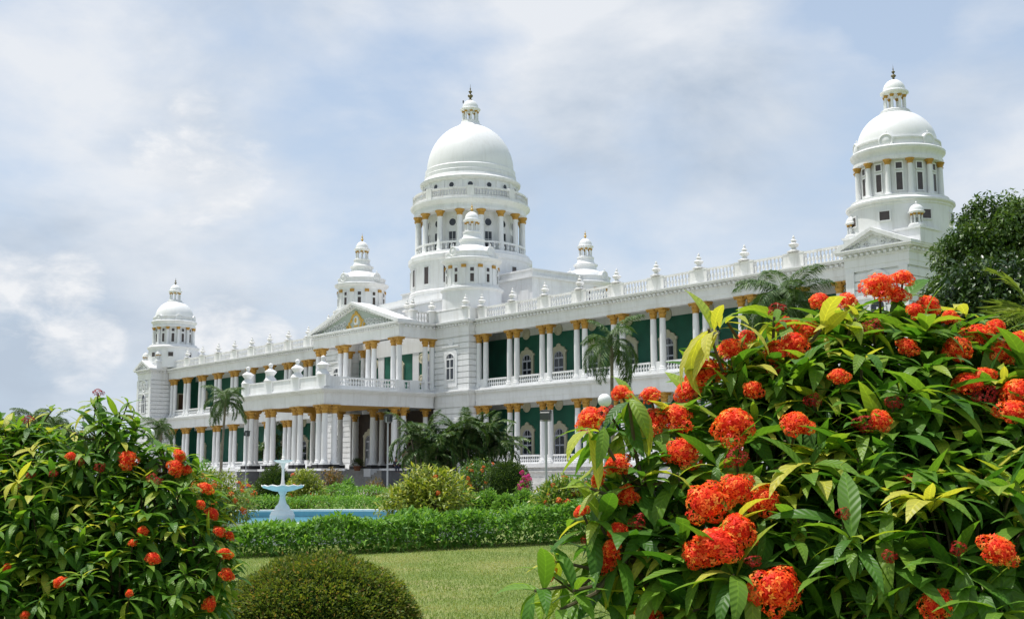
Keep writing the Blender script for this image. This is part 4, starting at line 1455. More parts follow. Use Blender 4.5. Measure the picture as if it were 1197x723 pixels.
    for (px, py, d, ax, cnt, yg, sc) in extra:
        p = np.array(at(px, py, d)); k = np.argmin(np.linalg.norm(Cb - p, axis=1))
        st.tube([Cb[k], (Cb[k] + p) / 2 + np.array([0, 0, -.03]), p], [.007, .005, .004], 6)
    for (kind, p, ax, r, *_) in fl:
        a_ = unit(ax[None])[0]
        st.tube([p - a_ * (r * .5 + .16), p - a_ * r * .9, p], [.004, .0035, .003], 5)
    st.build('stems', 'stem', root)
    for (kind, p, ax, r, *_) in fl:
        o = flower(root, p, ax, r, kind, HEADS if kind == 'flower_head' else BUDS)
        if kind == 'flower_head':
            global core_me
            if core_me is None:
                c_ = core_mb.build('flower_core', 'flower_core', o, p, 60, True)
                core_me = c_.data
            else:
                c_ = place('flower_core', core_me, o, p)
            c_.location = (0, 0, 0)


# ------------------------------------------------------------------ FOREGROUND BUSHES
rb_root = thing('flowering_bush', 'big near bush of long glossy leaves crowded with large orange red flower heads', 'bush', ground(960, 3.35))
RBL = [(1010, 560, 3.35, 160), (1130, 590, 3.3, 150), (888, 585, 3.15, 112), (808, 612, 3.05, 80), (930, 478, 3.4, 82), (1035, 452, 3.5, 95), (1095, 462, 3.45, 80), (1165, 500, 3.35, 82), (868, 482, 3.3, 60),
       (796, 528, 3.15, 42), (965, 425, 3.5, 50), (1000, 690, 3.0, 160), (860, 700, 2.95, 110), (1130, 700, 2.9, 160), (775, 690, 3.0, 66), (735, 645, 2.95, 30), (752, 568, 3.05, 28), (1250, 600, 3.2, 150), (1260, 480, 3.4, 100),
       (1042, 392, 3.55, 30), (900, 432, 3.4, 32)]
RFL = [(1028, 338, 48), (1055, 326, 34), (1048, 346, 34), (1084, 360, 36), (918, 382, 34), (928, 404, 46), (908, 410, 34), (854, 410, 38), (958, 353, 30), (824, 436, 54), (803, 458, 34), (690, 490, 40), (726, 460, 28), (764, 495, 46), (790, 488, 40),
       (858, 498, 56), (797, 529, 46), (722, 543, 36), (733, 578, 30), (826, 588, 60), (862, 572, 48), (893, 585, 46), (838, 638, 62), (862, 622, 50), (815, 650, 36), (908, 690, 62), (930, 497, 44), (1130, 449, 40), (1118, 408, 36), (1146, 393, 42),
       (1172, 412, 42), (1188, 400, 36), (1190, 462, 48), (1186, 482, 40), (1168, 645, 46), (1095, 706, 46), (706, 655, 38), (680, 597, 20), (757, 718, 30), (642, 669, 20), (1150, 440, 30), (1070, 365, 26), (1030, 493, 30), (715, 640, 26), (872, 395, 26), (760, 462, 26), (700, 560, 24), (990, 352, 26), (1110, 372, 26), (945, 385, 24), (1165, 382, 28), (722, 620, 26), (880, 455, 26), (1060, 405, 26), (980, 440, 24)]
RBU = [(908, 362, 22), (1020, 383, 24), (1090, 372, 20), (712, 482, 18), (950, 468, 20), (1045, 470, 18), (905, 432, 20), (686, 630, 16), (1152, 462, 30), (1010, 495, 26), (860, 535, 26), (745, 610, 20), (985, 600, 18), (1065, 560, 18), (1120, 640, 18), (880, 655, 18), (1040, 650, 16)]
REX = [(828, 384, 3.2, (-.9, .3, .3), 6, 1, 1.25), (850, 376, 3.3, (.5, .5, .3), 5, 1, 1.1), (905, 370, 3.35, (0, 1, .2), 5, .6, .9), (1000, 372, 3.35, (.3, .8, .4), 7, 1, 1.2), (960, 385, 3.3, (-.6, .6, .5), 6, 1, 1.1), (1085, 395, 3.4, (.6, .5, .3), 5, 1, .9),
       (650, 655, 2.9, (-.6, .7, .3), 4, 1, .75), (625, 690, 2.85, (-.8, .2, .4), 7, .2, .9), (670, 690, 2.85, (-.3, .6, .5), 7, .2, .95), (655, 712, 2.8, (-.5, .3, .5), 6, .2, .9), (700, 610, 2.95, (-.7, .5, .4), 6, .7, 1.0), (690, 570, 2.95, (-.9, .3, .3), 4, 1, 1.0),
       (700, 505, 3.0, (-.5, -.5, .4), 5, 0, .9), (735, 470, 3.05, (-.2, -.8, .4), 5, 0, .9), (1105, 385, 3.5, (.2, .9, .3), 5, .5, .9), (1130, 365, 3.6, (.1, 1, .1), 4, .6, .8)]
big_bush(rb_root, RBL, RFL, RBU, .104, (.085, .205), (.20, .28), 'ixora_leaf', T3, .30, None, REX, 1.08, 2200)

lb_root = thing('flowering_bush', 'tall dark leafy bush with a few small scarlet flower heads down its edge', 'bush', ground(100, 6.3))
LBL = [(60, 640, 6.3, 130), (165, 650, 6.2, 95), (120, 572, 6.3, 66), (45, 585, 6.4, 80), (200, 600, 6.2, 55), (215, 680, 6.0, 60), (-40, 600, 6.4, 110), (130, 512, 6.3, 34), (15, 535, 6.4, 42), (195, 548, 6.25, 30), (140, 720, 6.0, 110), (30, 720, 6.0, 110), (228, 640, 6.1, 36), (-90, 590, 6.5, 90)]
LFL = [(148.7, 537, 26), (210, 533, 18), (206, 546, 22), (216, 548, 16), (240, 570, 18), (235, 589, 14), (248, 600, 18), (256, 621, 18), (268, 626, 14), (262, 647, 18), (265, 672, 18), (245, 706, 18), (167, 621, 14), (179, 652, 18), (155, 634, 10), (70, 680, 18), (151, 693, 10), (29, 718, 12), (83, 533, 14), (8, 663, 12)]
LBU = [(62, 553, 12), (33, 490, 13), (115, 459, 13), (178, 558, 12), (117, 546, 12), (36, 555, 10), (20, 568, 10), (185, 562, 10), (95, 540, 9)]
LEX = [(110, 475, 6.3, (-.1, 1, .2), 9, .5, 1.0), (140, 482, 6.3, (.4, .9, .2), 9, .5, 1.0), (125, 498, 6.25, (.1, 1, .3), 9, .4, 1.0), (60, 480, 6.4, (-.2, 1, .2), 7, .8, 1.0), (75, 500, 6.35, (.1, 1, .2), 8, .6, 1.0), (30, 500, 6.4, (-.1, 1, .2), 7, .5, 1.0), (160, 500, 6.3, (.5, .7, .3), 8, .3, 1.0), (5, 500, 6.4, (-.1, 1, .2), 7, .5, 1.0), (100, 500, 6.3, (0, 1, .3), 8, .4, 1.0), (150, 470, 6.35, (.6, .8, .1), 5, .6, .8)]
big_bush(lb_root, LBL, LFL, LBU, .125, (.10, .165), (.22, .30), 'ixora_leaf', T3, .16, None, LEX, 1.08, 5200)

# ------------------------------------------------------------------ CLIPPED AND MEDIUM SHRUBS
def clipped(name, label, pxc, D, rx, rz, n, leaf, mat_, cat='bush', z0=G, square=2.0, part='foliage'):
    base = ground(pxc, D, z0)
    root = thing(name, label, cat, base)
    d = rand_dir(n); d[:, 2] = np.abs(d[:, 2]) * 1.0 - .12
    d = unit(d)
    k = (np.abs(d) ** square).sum(1) ** (-1 / square)
    bump = 1 + .045 * np.sin(d[:, 0] * 9 + 1.3) * np.sin(d[:, 1] * 8 + d[:, 2] * 7) + .02 * np.sin(d[:, 0] * 23 + d[:, 2] * 19) * np.sin(d[:, 1] * 21 + 1)
    u = rng.random(n)
    depth = 1 - .16 * u * u + np.where(rng.random(n) < .05, .035, 0)
    P = np.array(base) + d * (k * depth * bump)[:, None] * np.array([rx, rx, rz]) + rng.normal(size=(n, 3)) * leaf * .35
    P[:, 2] = np.maximum(P[:, 2], z0 + .02)
    l = leaf * rng.uniform(.6, 1.4, n)
    foliage(part, root, base, P, d * .9 + rng.normal(size=(n, 3)) * .55 + np.array([0, 0, .3]), l, l * .55, mat_, .3, np.clip(rng.normal(.56, .26, n), 0, 1), T0)
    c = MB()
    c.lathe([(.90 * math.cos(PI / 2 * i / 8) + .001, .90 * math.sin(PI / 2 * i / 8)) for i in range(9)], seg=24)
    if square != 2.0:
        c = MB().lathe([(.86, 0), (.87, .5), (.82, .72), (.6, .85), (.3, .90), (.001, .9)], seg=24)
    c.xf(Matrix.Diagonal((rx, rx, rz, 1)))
    c.build('light_block_core', 'core_green', root, base, None, True)  # solid dark core added inside the leaves to block light
    return root


clipped('clipped_bush', 'large dome shaped clipped bush on the near lawn between the two flowering bushes', 376, 8.9, .735, .575, 40000, .027, 'clipped_leaf')
clipped('clipped_bush', 'dark clipped bush with a flat rounded top beside the magenta flowers', 594, 36, .64, 1.50, 14000, .05, 'dark_clip', square=3.2)
clipped('clipped_bush', 'dark domed topiary bush behind the marble fountain, in front of the porch columns', 322, 36, .72, 1.42, 12000, .05, 'dark_clip')
for i, (px, D, r, lab) in enumerate(((508, 31, .30, 'beside the yellowish bush'), (528, 30, .30, 'second in the row from the yellowish bush'), (548, 29.5, .32, 'in the middle of the row of little balls'), (570, 30, .33, 'in front of the dark clipped bush'), (591, 29, .30, 'left of the magenta flowers'), (612, 30, .33, 'below the magenta flowers'), (636, 30, .3, 'beside the bush with orange blossoms'))):
    o = clipped('low_round_shrub', 'low light green ball shrub ' + lab, px, D, r * 1.25, r * 2.3, 3000, .06, 'border_leaf')
    o['group'] = 'low green ball shrubs'


def shrub(name, label, pxc, D, wpx, top, n, leaf, mat_, heads=0, meshes=None, hs=.05, cat='bush', lobes=9, z0=G, aspect=.32, group=None, bright=0.0, bottom=0.0):
    base = ground(pxc, D, z0)
    root = thing(name, label, cat, base, group)
    h = at(pxc, top, D).z - z0
    rx = wpx * D / FPX / 2
    lo = []
    for i in range(lobes):
        a = i * 2.4 + rng.random()
        u = (i + .5) / lobes
        rr = rx * .62 * math.sqrt(u)
        hh = h * (.30 + .42 * (1 - u * .8) + .12 * (rng.random() - .5)) + bottom * h
        lo.append((base.x + rr * math.cos(a), base.y + rr * math.sin(a), z0 + min(hh, h * .74), rx * rng.uniform(.36, .52), h * rng.uniform(.24, .30)))
    lo = np.array(lo)
    ii = rng.integers(0, lobes, n)
    d = rand_dir(n)
    rad = rng.uniform(.35, 1.08, n) ** .6
    P = lo[ii, :3] + d * np.stack([lo[ii, 3], lo[ii, 3], lo[ii, 4]], 1) * rad[:, None]
    ok = P[:, 2] > z0 + .04
    P, d = P[ok], d[ok]
    m_ = len(P)
    l = leaf * rng.uniform(.6, 1.25, m_)
    foliage('leaves', root, base, P, d * .7 + rng.normal(size=(m_, 3)) * .5 + np.array([0, 0, .25]), l, l * aspect, mat_, .8, np.clip(rng.normal(.45 + bright, .22, m_), 0, 1), T1)
    st = MB()
    for x, y, z, r1, r2 in lo:
        st.tube([base, (base + Vector((x, y, z))) / 2 + Vector((rng.normal(0, .03), rng.normal(0, .03), 0)), (x, y, z)], [.03 * h, .02 * h, .01 * h], 5)
    st.build('stems', 'stem', root)
    cd = np.array(CAM - base); cd /= np.linalg.norm(cd)
    for k in range(heads):
        j = rng.integers(0, lobes)
        dd = unit((rand_dir(1) + cd * .7 + np.array([0, 0, .5])))[0]
        p = lo[j, :3] + dd * np.array([lo[j, 3], lo[j, 3], lo[j, 4]]) * 1.03
        flower(root, p, dd + np.array([0, 0, .4]), hs * rng.uniform(.7, 1.2), 'flower_head', meshes or SMALL_HEADS)
    return root


shrub('croton_shrub', 'bushy yellow green shrub between the blue pool and the low ball shrubs', 502, 20.6, 112, 541, 5200, .13, 'croton_leaf', 4, None, .05, bright=.12, lobes=13)
shrub('flowering_shrub', 'rounded shrub with yellow green leaves and scattered orange blossoms right of the magenta flowers', 655, 22.5, 92, 552, 4600, .12, 'ixora_far', 16, None, .055, bright=.22, lobes=12)
shrub('flowering_shrub', 'shrub with small red blossoms behind the rounded shrub, below the verandah balustrade', 705, 27, 80, 545, 3600, .12, 'ixora_far', 14, None, .06, bright=.15, lobes=10)
shrub('flowering_shrub', 'airy shrub dotted all over with orange blossoms between the tall dark bush and the pool', 252, 20.5, 104, 543, 5200, .09, 'croton_leaf', 34, None, .05, lobes=12, bright=-.05)
shrub('leafy_shrub', 'dense green shrub behind the airy orange flowered shrub', 232, 27, 70, 535, 3000, .10, 'border_leaf', 5, None, .05, lobes=9)
shrub('flowering_shrub', 'compact yellow green shrub with two orange blossoms just right of the fountain', 357, 33, 52, 543, 3400, .12, 'croton_leaf', 5, None, .09, lobes=9, bright=.1)
shrub('red_leaf_shrub', 'small bronze leaved shrub at the foot of the front porch columns', 388, 40, 34, 540, 1400, .12, 'red_leaf', 0, lobes=7)
shrub('leafy_shrub', 'small fresh green plant beside the porch steps', 408, 38, 26, 556, 900, .14, 'border_leaf', 0, lobes=5)
shrub('flowering_shrub', 'low spreading shrub with orange tinted leaves in front of the porch steps', 437, 38, 40, 557, 1600, .10, 'red_leaf', 0, lobes=8, bright=-.1)
shrub('flowering_shrub', 'dark green shrub with orange blossoms below the clump of palms', 560, 44, 62, 532, 3000, .13, 'ixora_far', 14, None, .09, lobes=10)
shrub('leafy_shrub', 'small round dark shrub under the palms', 545, 52, 34, 541, 1800, .13, 'tree_leaf', 0, lobes=7)
bg_ = shrub('bougainvillea', 'magenta flowering bougainvillea beside the dark clipped bush', 612, 33, 22, 549, 700, .08, 'border_leaf', 0, lobes=5)
b0 = WL[bg_.name]
for k in range(46):
    a = rng.random() * 6.28; u = rng.random()
    flower(bg_, b0 + Vector((math.cos(a) * .22 * rng.random() + .02, math.sin(a) * .24 * rng.random(), .30 + .95 * u)), (math.cos(a), math.sin(a), .6), rng.uniform(.05, .085), 'flower_head', MAGENTA)


# --- leafy border in front of the pool, lower hedges behind it
def border(name, label, path, width, h0, h1, n, leaf, mat_, z0=G, cat='hedge', wob=.2, core=True):
    """path: list of (px, depth) of the near foot"""
    pts = np.array([list(ground(px, d, z0)) for px, d in path])
    seg = np.linalg.norm(np.diff(pts, axis=0), axis=1); cum = np.concatenate([[0], np.cumsum(seg)])
    base = Vector(pts[len(pts) // 2])
    root = thing(name, label, cat, base)
    s = rng.random(n) * cum[-1]
    X = np.stack([np.interp(s, cum, pts[:, i]) for i in range(3)], 1)
    back = np.array([Fw.x, Fw.y, 0]); back /= np.linalg.norm(back)
    v = rng.random(n) * 1.0
    hh = (h0 + (h1 - h0) * s / cum[-1]) * (1 + wob * np.sin(s * 2.1) * np.cos(v * 5 + s * .8) + wob * .5 * np.sin(s * 5.3 + 2))
    prof = np.minimum(1, (np.minimum(v, 1 - v) / .16 + .15)) ** .5
    top = hh * prof
    u = rng.random(n)
    zz = top * np.where(u < .6, rng.uniform(.82, 1.04, n), rng.random(n))
    P = X + back * (v * width)[:, None] + np.array([0, 0, 1]) * zz[:, None]
    D = rng.normal(size=(n, 3)) * .6 + np.array([0, 0, .75]) - back * .3
    l = leaf * rng.uniform(.6, 1.3, n)
    foliage('leaves', root, base, P, D, l, l * .33, mat_, .9, np.clip(rng.normal(.5, .24, n), 0, 1), T1)
    return root


border('leafy_border', 'long bright green border of knee high leafy plants along the far edge of the lawn', [(205, 17.0), (330, 17.4), (450, 18.2), (560, 19.3), (690, 20.6), (780, 21.4)], 1.3, .38, .62, 20000, .12, 'border_leaf', wob=.16)
border('low_hedge', 'low clipped green hedge on the far side of the blue pool', [(200, 30.5), (300, 30.6), (400, 30.8), (560, 31.2)], 1.2, .58, .60, 11000, .09, 'border_leaf', wob=.08)
border('low_hedge', 'second low hedge behind the first, in front of the porch', [(250, 35.5), (350, 35.6), (470, 36), (540, 36)], 1.2, .76, .78, 9000, .10, 'border_leaf', wob=.12)

# ------------------------------------------------------------------ POOL AND FOUNTAIN
pc_ = ground(331, 24.5)
PR, RIM = 4.05, -.98
pool = thing('fountain_pool', 'round pool with pale rim and bright blue painted inside round the fountain', 'pool', pc_)
MB().lathe([(PR + .22, G - .05), (PR + .22, RIM - .10), (PR + .30, RIM - .08), (PR + .30, RIM), (PR - .02, RIM), (PR, RIM - .06)], pc_.x, pc_.y, 96, cap=False).build('rim', 'marble', pool, None, 40)
MB().lathe([(PR - .005, RIM - .03), (PR - .005, G + .04), (.001, G + .035)], pc_.x, pc_.y, 96, cap=False).build('basin', 'pool_blue', pool, None, 40)
wm = bpy.data.materials.new('pool_water'); wm.use_nodes = True
t_ = wm.node_tree; b_ = t_.nodes['Principled BSDF']
b_.inputs['Base Color'].default_value = (.12, .33, .42, 1); b_.inputs['Roughness'].default_value = .12
geo_ = N(t_, 'ShaderNodeNewGeometry'); nz = N(t_, 'ShaderNodeTexNoise', i_Scale=5.0, i_Detail=4.0); L(t_, geo_.outputs['Position'], nz.inputs['Vector'])
bp_ = N(t_, 'ShaderNodeBump', i_Strength=.35, i_Distance=.03); L(t_, nz.outputs[0], bp_.inputs['Height']); L(t_, bp_.outputs[0], b_.inputs['Normal'])
MATS['pool_water'] = wm
structure(MB().lathe([(PR - .01, RIM - .17), (.001, RIM - .17)], pc_.x, pc_.y, 96, cap=False).build('pool_water', 'pool_water', None, pc_))

fo = thing('fountain', 'pale marble two bowl fountain with a slim spire standing in the blue pool', 'fountain', Vector((pc_.x, pc_.y, G)))
fz = lambda y: at(331, y, 24.5).z
zb = fz(570)
MB().lathe([(.25, G + .05), (.25, fz(601)), (.235, fz(600)), (.22, fz(597)), (.16, fz(595)), (.135, fz(591)), (.085, fz(588)), (.06, fz(583)), (.055, fz(578)), (.08, fz(576)), (.09, zb - .06)], pc_.x, pc_.y, 24).build('pedestal', 'marble', fo, None, 40)
bwl = MB()
sg_ = 48
prof = [(.09, -.08), (.20, -.062), (.33, -.02), (.40, .008), (.43, .036), (.425, .05), (.37, .025), (.2, -.01), (.001, -.02)]
o_ = len(bwl.v)
bwl.lathe(prof, pc_.x, pc_.y, sg_, z0=zb + .01)
for i in range(3, 6):
    for k in range(sg_):
        x, y, z = bwl.v[i * sg_ + k]
        bwl.v[i * sg_ + k] = (x, y, z + .012 * math.cos(k * 2 * PI / 4))
bwl.build('bowl', 'marble', fo, None, 50)
MB().lathe([(.10, zb - .01), (.07, zb + .04), (.04, zb + .09), (.03, fz(559)), (.026, fz(549)), (.03, fz(546)), (.04, fz(543)), (.05, fz(541))], pc_.x, pc_.y, 16).build('stem', 'marble', fo, None, 40)
MB().lathe([(.04, fz(541)), (.12, fz(540)), (.185, fz(538.2)), (.195, fz(537.2)), (.17, fz(537.6)), (.001, fz(538.4))], pc_.x, pc_.y, 32).build('bowl', 'marble', fo, None, 50)
MB().lathe([(.04, fz(538.2)), (.045, fz(536.5)), (.022, fz(535)), (.034, fz(533.5)), (.014, fz(532)), (.016, fz(529)), (.008, fz(524)), (.001, fz(522))], pc_.x, pc_.y, 12).build('spire', 'marble', fo, None, 40)

# ------------------------------------------------------------------ PALMS
def frond_mesh(name, length, el, arch_, nl, ll, lw, droop, mat_, seed):
    g = np.random.default_rng(seed)
    ns = 14
    pts, dirs = [], []
    p = np.zeros(3); a = el
    for i in range(ns + 1):
        pts.append(p.copy())
        d = np.array([math.cos(a), 0, math.sin(a)]); dirs.append(d)
        p = p + d * length / ns
        a -= arch_ / ns * (1.5 - .5 * i / ns)
    pts = np.array(pts); dirs = np.array(dirs)
    P, D, Nn, Ln = [], [], [], []
    for k in range(nl):
        u = .12 + .88 * (k + .5) / nl
        i = min(ns - 1, int(u * ns)); f = u * ns - i
        q = pts[i] * (1 - f) + pts[i + 1] * f
        for s in (-1, 1):
            out_ = np.array([0, s, 0]) * .9 + dirs[i] * .55 + np.array([0, 0, .25]) + g.normal(size=3) * .08
            P.append(q); D.append(out_); Nn.append(np.array([0, 0, 1.0]) + g.normal(size=3) * .2); Ln.append(ll * (math.sin(PI * (.10 + .85 * u)) * .75 + .3) * g.uniform(.8, 1.15))
    n = len(P)
    me = leaf_mesh(name, np.array(P), np.array(D), np.array(Nn), np.array(Ln), np.full(n, lw), g.normal(droop, .14, n), np.clip(g.normal(.5, .2, n), 0, 1), mat_, T1, .4)
    # midrib as a chain of slim leaves
    import bmesh
    bm = bmesh.new(); bm.from_mesh(me)
    lay = bm.verts.layers.float_vector.get('lc')
    w_ = length * .006
    prev = None
    for i in range(ns + 1):
        r_ = w_ * (1.6 - 1.3 * i / ns)
        ring = [bm.verts.new(pts[i] + np.array([0, r_ * math.cos(t_), r_ * math.sin(t_)])) for t_ in (0.5, 2.6, 4.7)]
        for v_ in ring:
            v_[lay] = (0, .5, .9)
        if prev:
            for q in range(3):
                bm.faces.new((prev[q], prev[(q + 1) % 3], ring[(q + 1) % 3], ring[q]))
        prev = ring
    bm.to_mesh(me); bm.free()
    return me


QF = [frond_mesh('frond', 2.0, R(e), a, 85, .62, .030, 1.4, 'palm_leaf', i) for i, (e, a) in enumerate(((80, 1.3), (60, 1.9), (38, 2.0), (15, 1.7), (-10, 1.2), (70, 1.7), (48, 2.1)))]
AF = [frond_mesh('frond', 2.7, R(e), a + .35, 44, .56, .10, 1.0, 'areca_leaf', 20 + i) for i, (e, a) in enumerate(((88, .7), (78, 1.2), (68, 1.5), (56, 1.9), (42, 1.9), (24, 1.7), (82, 1.6)))]


def palm(name, label, base, top_z, rad, nfr, scale, meshes=None, lean=(0, 0), group=None, spear=True, order=None):
    root = thing(name, label, 'palm tree', base, group)
    top = Vector((base.x + lean[0], base.y + lean[1], top_z))
    m = MB()
    k = 7
    m.tube([base.lerp(top, i / k) + Vector((math.sin(i) * .02, 0, 0)) for i in range(k + 1)], [rad * (1.25 - .45 * i / k) for i in range(k + 1)], 10)
    m.build('trunk', 'palm_trunk', root, None, 60)
    m = MB().tube([top - Vector((0, 0, .1)), top + Vector((0, 0, .35 * scale)), top + Vector((0, 0, .75 * scale))], [rad * .95, rad * 1.1, rad * .35], 8)
    m.build('crownshaft', 'palm_trunk', root, None, 60)
    ms = meshes or QF
    for i in range(nfr):
        o = place('frond', ms[i % len(ms)], root, top + Vector((0, 0, .55 * scale)))
        o.rotation_euler = (random.uniform(-.3, .3), random.uniform(-.3, .3), i * 2.399 + random.uniform(-.5, .5))
        s_ = scale * random.uniform(.85, 1.12)
        o.scale = (s_, s_, s_)
    return root


def zpx(px, py, D):
    return at(px, py, D).z


palm('feather_palm', 'slender palm with drooping feathery fronds in front of the near verandah, clear of the bush', ground(717, 44), zpx(717, 420, 44), .075, 14, .88, lean=(-.1, .1))
palm('feather_palm', 'feathery palm crown rising behind the big near bush beside the pavilion', ground(925, 40), zpx(925, 376, 40), .12, 28, 1.05)
palm('feather_palm', 'thin palm with hanging fronds in front of the distant verandah wing', ground(257, 92), zpx(257, 478, 92), .10, 18, 1.15, lean=(.2, .2))
palm('feather_palm', 'short bushy palm at the foot of the distant corner pavilion', ground(186, 105), zpx(186, 512, 105), .18, 16, 1.1)
for i, (px, D) in enumerate(((38, 120), (62, 125), (14, 118))):
    palm('feather_palm', ('palm top showing over the tall dark bush, beside the dark cone tree', 'palm top nearest the dark cone tree behind the tall dark bush', 'palm top at the outer edge of the tall dark bush')[i], ground(px, D), zpx(px, 505 + 3 * i, D), .2, 16, 1.5)


def areca(label, px, D, top, nst, spread, seed):
    random.seed(seed)
    base = ground(px, D, -1.0)
    root = thing('areca_palm', label, 'palm tree', base, 'clump palms beside the porch')
    h = zpx(px, top, D) + 1.0
    st = MB(); tops = []
    for i in range(nst):
        a = i * 2.4; r = spread * math.sqrt((i + .5) / nst)
        b0 = base + Vector((.35 * r * math.cos(a), .35 * r * math.sin(a), 0))
        t_ = base + Vector((r * math.cos(a), r * math.sin(a), h * random.uniform(.22, .66)))
        st.tube([b0, b0.lerp(t_, .5) + Vector((0, 0, .1)), t_], [.07, .06, .045], 6)
        tops.append((t_, a))
    st.build('trunk', 'palm_trunk', root, None, 60)
    for t_, a in tops:
        for k in range(7):
            o = place('frond', AF[(k + i) % len(AF)], root, t_)
            o.rotation_euler = (random.uniform(-.2, .2), random.uniform(-.15, .15), a + k * 2.4 + random.uniform(-.4, .4))
            s_ = random.uniform(.8, 1.15) * h / 5.6
            o.scale = (s_, s_, s_)


areca('clump palm with many thin stems nearest the porch steps', 499, 88, 476, 8, 1.2, 3)
areca('tallest clump palm beside the porch, its fronds meeting the two palms next to it', 521, 90, 468, 9, 1.3, 4)
areca('clump palm in front of the rusticated wall, between its taller neighbours', 546, 91, 474, 8, 1.3, 5)
areca('clump palm touching the first verandah columns', 570, 92, 471, 9, 1.2, 6)
random.seed(21)

# ------------------------------------------------------------------ TREES
def tree(name, label, px, D, crown, trunk_r, n, leaf, mat_, aspect=.5, z0=G, cat='tree', clump=.28):
    """crown: list of (px, py, depth offset, radius_px) lobes"""
    base = ground(px, D, z0)
    root = thing(name, label, cat, base)
    lo = [(at(x, y, D + dz), r * (D + dz) / FPX) for x, y, dz, r in crown]
    top = max(p.z for p, r in lo)
    fork = base.lerp(Vector((base.x, base.y, top)), .38)
    m = MB().tube([base, base.lerp(fork, .5) + Vector((.05, .03, 0)), fork], [trunk_r * 1.3, trunk_r, trunk_r * .85], 10)
    for p, r in lo:
        m.tube([fork - Vector((0, 0, .2)), fork.lerp(p, .5) + Vector((0, 0, -.1)), p], [trunk_r * .5, trunk_r * .3, trunk_r * .12], 7)
        for _ in range(4):
            e = p + Vector(rand_dir(1)[0]) * r * .8
            m.tube([p, e], [trunk_r * .12, trunk_r * .04], 5)
    m.build('trunk', 'bark', root, None, 60)
    vol = np.array([r ** 2 for p, r in lo]); vol /= vol.sum()
    nc = max(30, n // 60)
    ii = rng.choice(len(lo), nc, p=vol)
    C = np.array([list(lo[i][0]) for i in ii]); Rr = np.array([lo[i][1] for i in ii])
    dd = rand_dir(nc)
    cc = C + dd * (Rr * rng.uniform(.55, 1.0, nc))[:, None]
    cr_ = Rr * rng.uniform(.6, 1.4, nc) * clump
    k = rng.integers(0, nc, n)
    d2 = rand_dir(n)
    P = cc[k] + d2 * (cr_[k] * rng.random(n) ** .5)[:, None] * np.array([1, 1, .7])
    l = leaf * rng.uniform(.6, 1.3, n)
    rn = np.clip(rng.normal(.45, .18, n) + rng.normal(0, .22, nc)[k], 0, 1)
    foliage('crown', root, base, P, d2 * .5 + rng.normal(size=(n, 3)) * .5 + np.array([0, 0, -.15]), l, l * aspect, mat_, .6, rn, T1)
    return root


tree('broadleaf_tree', 'tall rounded dark green tree standing beside the nearest corner tower', 1175, 52,
     [(1175, 300, 0, 62), (1130, 310, 1, 42), (1210, 280, 1, 55), (1160, 262, 1, 36), (1120, 350, 0, 40), (1190, 355, -1, 60), (1240, 320, 0, 70), (1150, 385, -1, 55), (1110, 385, 0, 34), (1215, 400, -1, 60), (1135, 288, 0, 30), (1100, 345, 0, 22), (1190, 258, 1, 30)], .3, 60000, .24, 'tree_leaf', .42)
tree('shiny_leaf_tree', 'dark glossy leaved tree in front of the tall rounded tree', 1140, 30,
     [(1140, 360, 0, 48), (1165, 330, 0, 36), (1110, 385, 0, 34), (1185, 375, 0, 46), (1135, 415, 0, 50), (1180, 425, 0, 50), (1095, 420, 0, 30), (1220, 400, 0, 50)], .14, 30000, .20, 'shiny_leaf', .40, clump=.46)
tree('feathery_tree', 'thin open crowned tree top behind the tall rounded tree', 1188, 75, [(1185, 236, 0, 16), (1200, 250, 0, 18), (1172, 248, 0, 12), (1215, 236, 0, 16)], .18, 900, .32, 'tree_leaf', .4, clump=.45)
tree('garden_tree', 'green tree seen between the porch columns in front of the distant wing', 330, 135, [(330, 510, 0, 17), (318, 520, 0, 14), (342, 522, 0, 15), (306, 525, 3, 12), (335, 535, 0, 16), (318, 540, 0, 14)], .2, 4500, .30, 'tree_leaf', .5)


def cone_tree(label, px, D, top, wpx, mat_='dark_clip', tiers=9):
    base = ground(px, D)
    root = thing('conifer_tree', label, 'tree', base)
    zt = zpx(px, top, D); h = zt - base.z; rx = wpx * D / FPX / 2
    MB().tube([base, (base.x, base.y, zt)], [rx * .14, .03], 8).build('trunk', 'bark', root, None, 60)
    hc = min(h * .8, rx * 6)
    P, D_ = [], []
    for t_ in range(tiers):
        u = (t_ + .6) / tiers
        z = zt - hc * u; r = rx * u
        for k in range(7):
            a = k * .9 + t_ * 1.3
            for j in range(26):
                f = rng.random()
                P.append((base.x + math.cos(a) * r * f + rng.normal(0, .05 * rx), base.y + math.sin(a) * r * f + rng.normal(0, .05 * rx), z + f * f * r * .25)); D_.append((math.cos(a) + rng.normal(0, .5), math.sin(a) + rng.normal(0, .5), .5))
    n = len(P)
    l = rx * .22 * rng.uniform(.7, 1.3, n)
    foliage('crown', root, base, np.array(P), np.array(D_), l, l * .4, mat_, .3, None, T0)


cone_tree('small dark pointed conifer tip above the tall rounded tree', 1146, 68, 229, 30)
cone_tree('dark narrow cone shaped tree beyond the tall dark bush', 95, 130, 486, 12)
for i, (px, D, top, w_) in enumerate(((10, 170, 493, 46), (52, 175, 490, 50), (88, 180, 498, 40), (120, 190, 500, 40), (-30, 170, 488, 60))):
    tree('distant_tree', ('low distant tree at the far left end of the skyline', 'widest distant tree below the palm tops', 'distant tree beside the dark cone tree', 'distant tree next to the far corner pavilion', 'distant tree beyond the edge of the tall dark bush')[i], px, D,
         [(px, top + 14, 0, w_ * .36), (px - w_ * .25, top + 20, 0, w_ * .3), (px + w_ * .25, top + 20, 0, w_ * .3), (px, top + 30, 0, w_ * .45)], .3, 1800, .6, 'tree_leaf', .5, clump=.4)

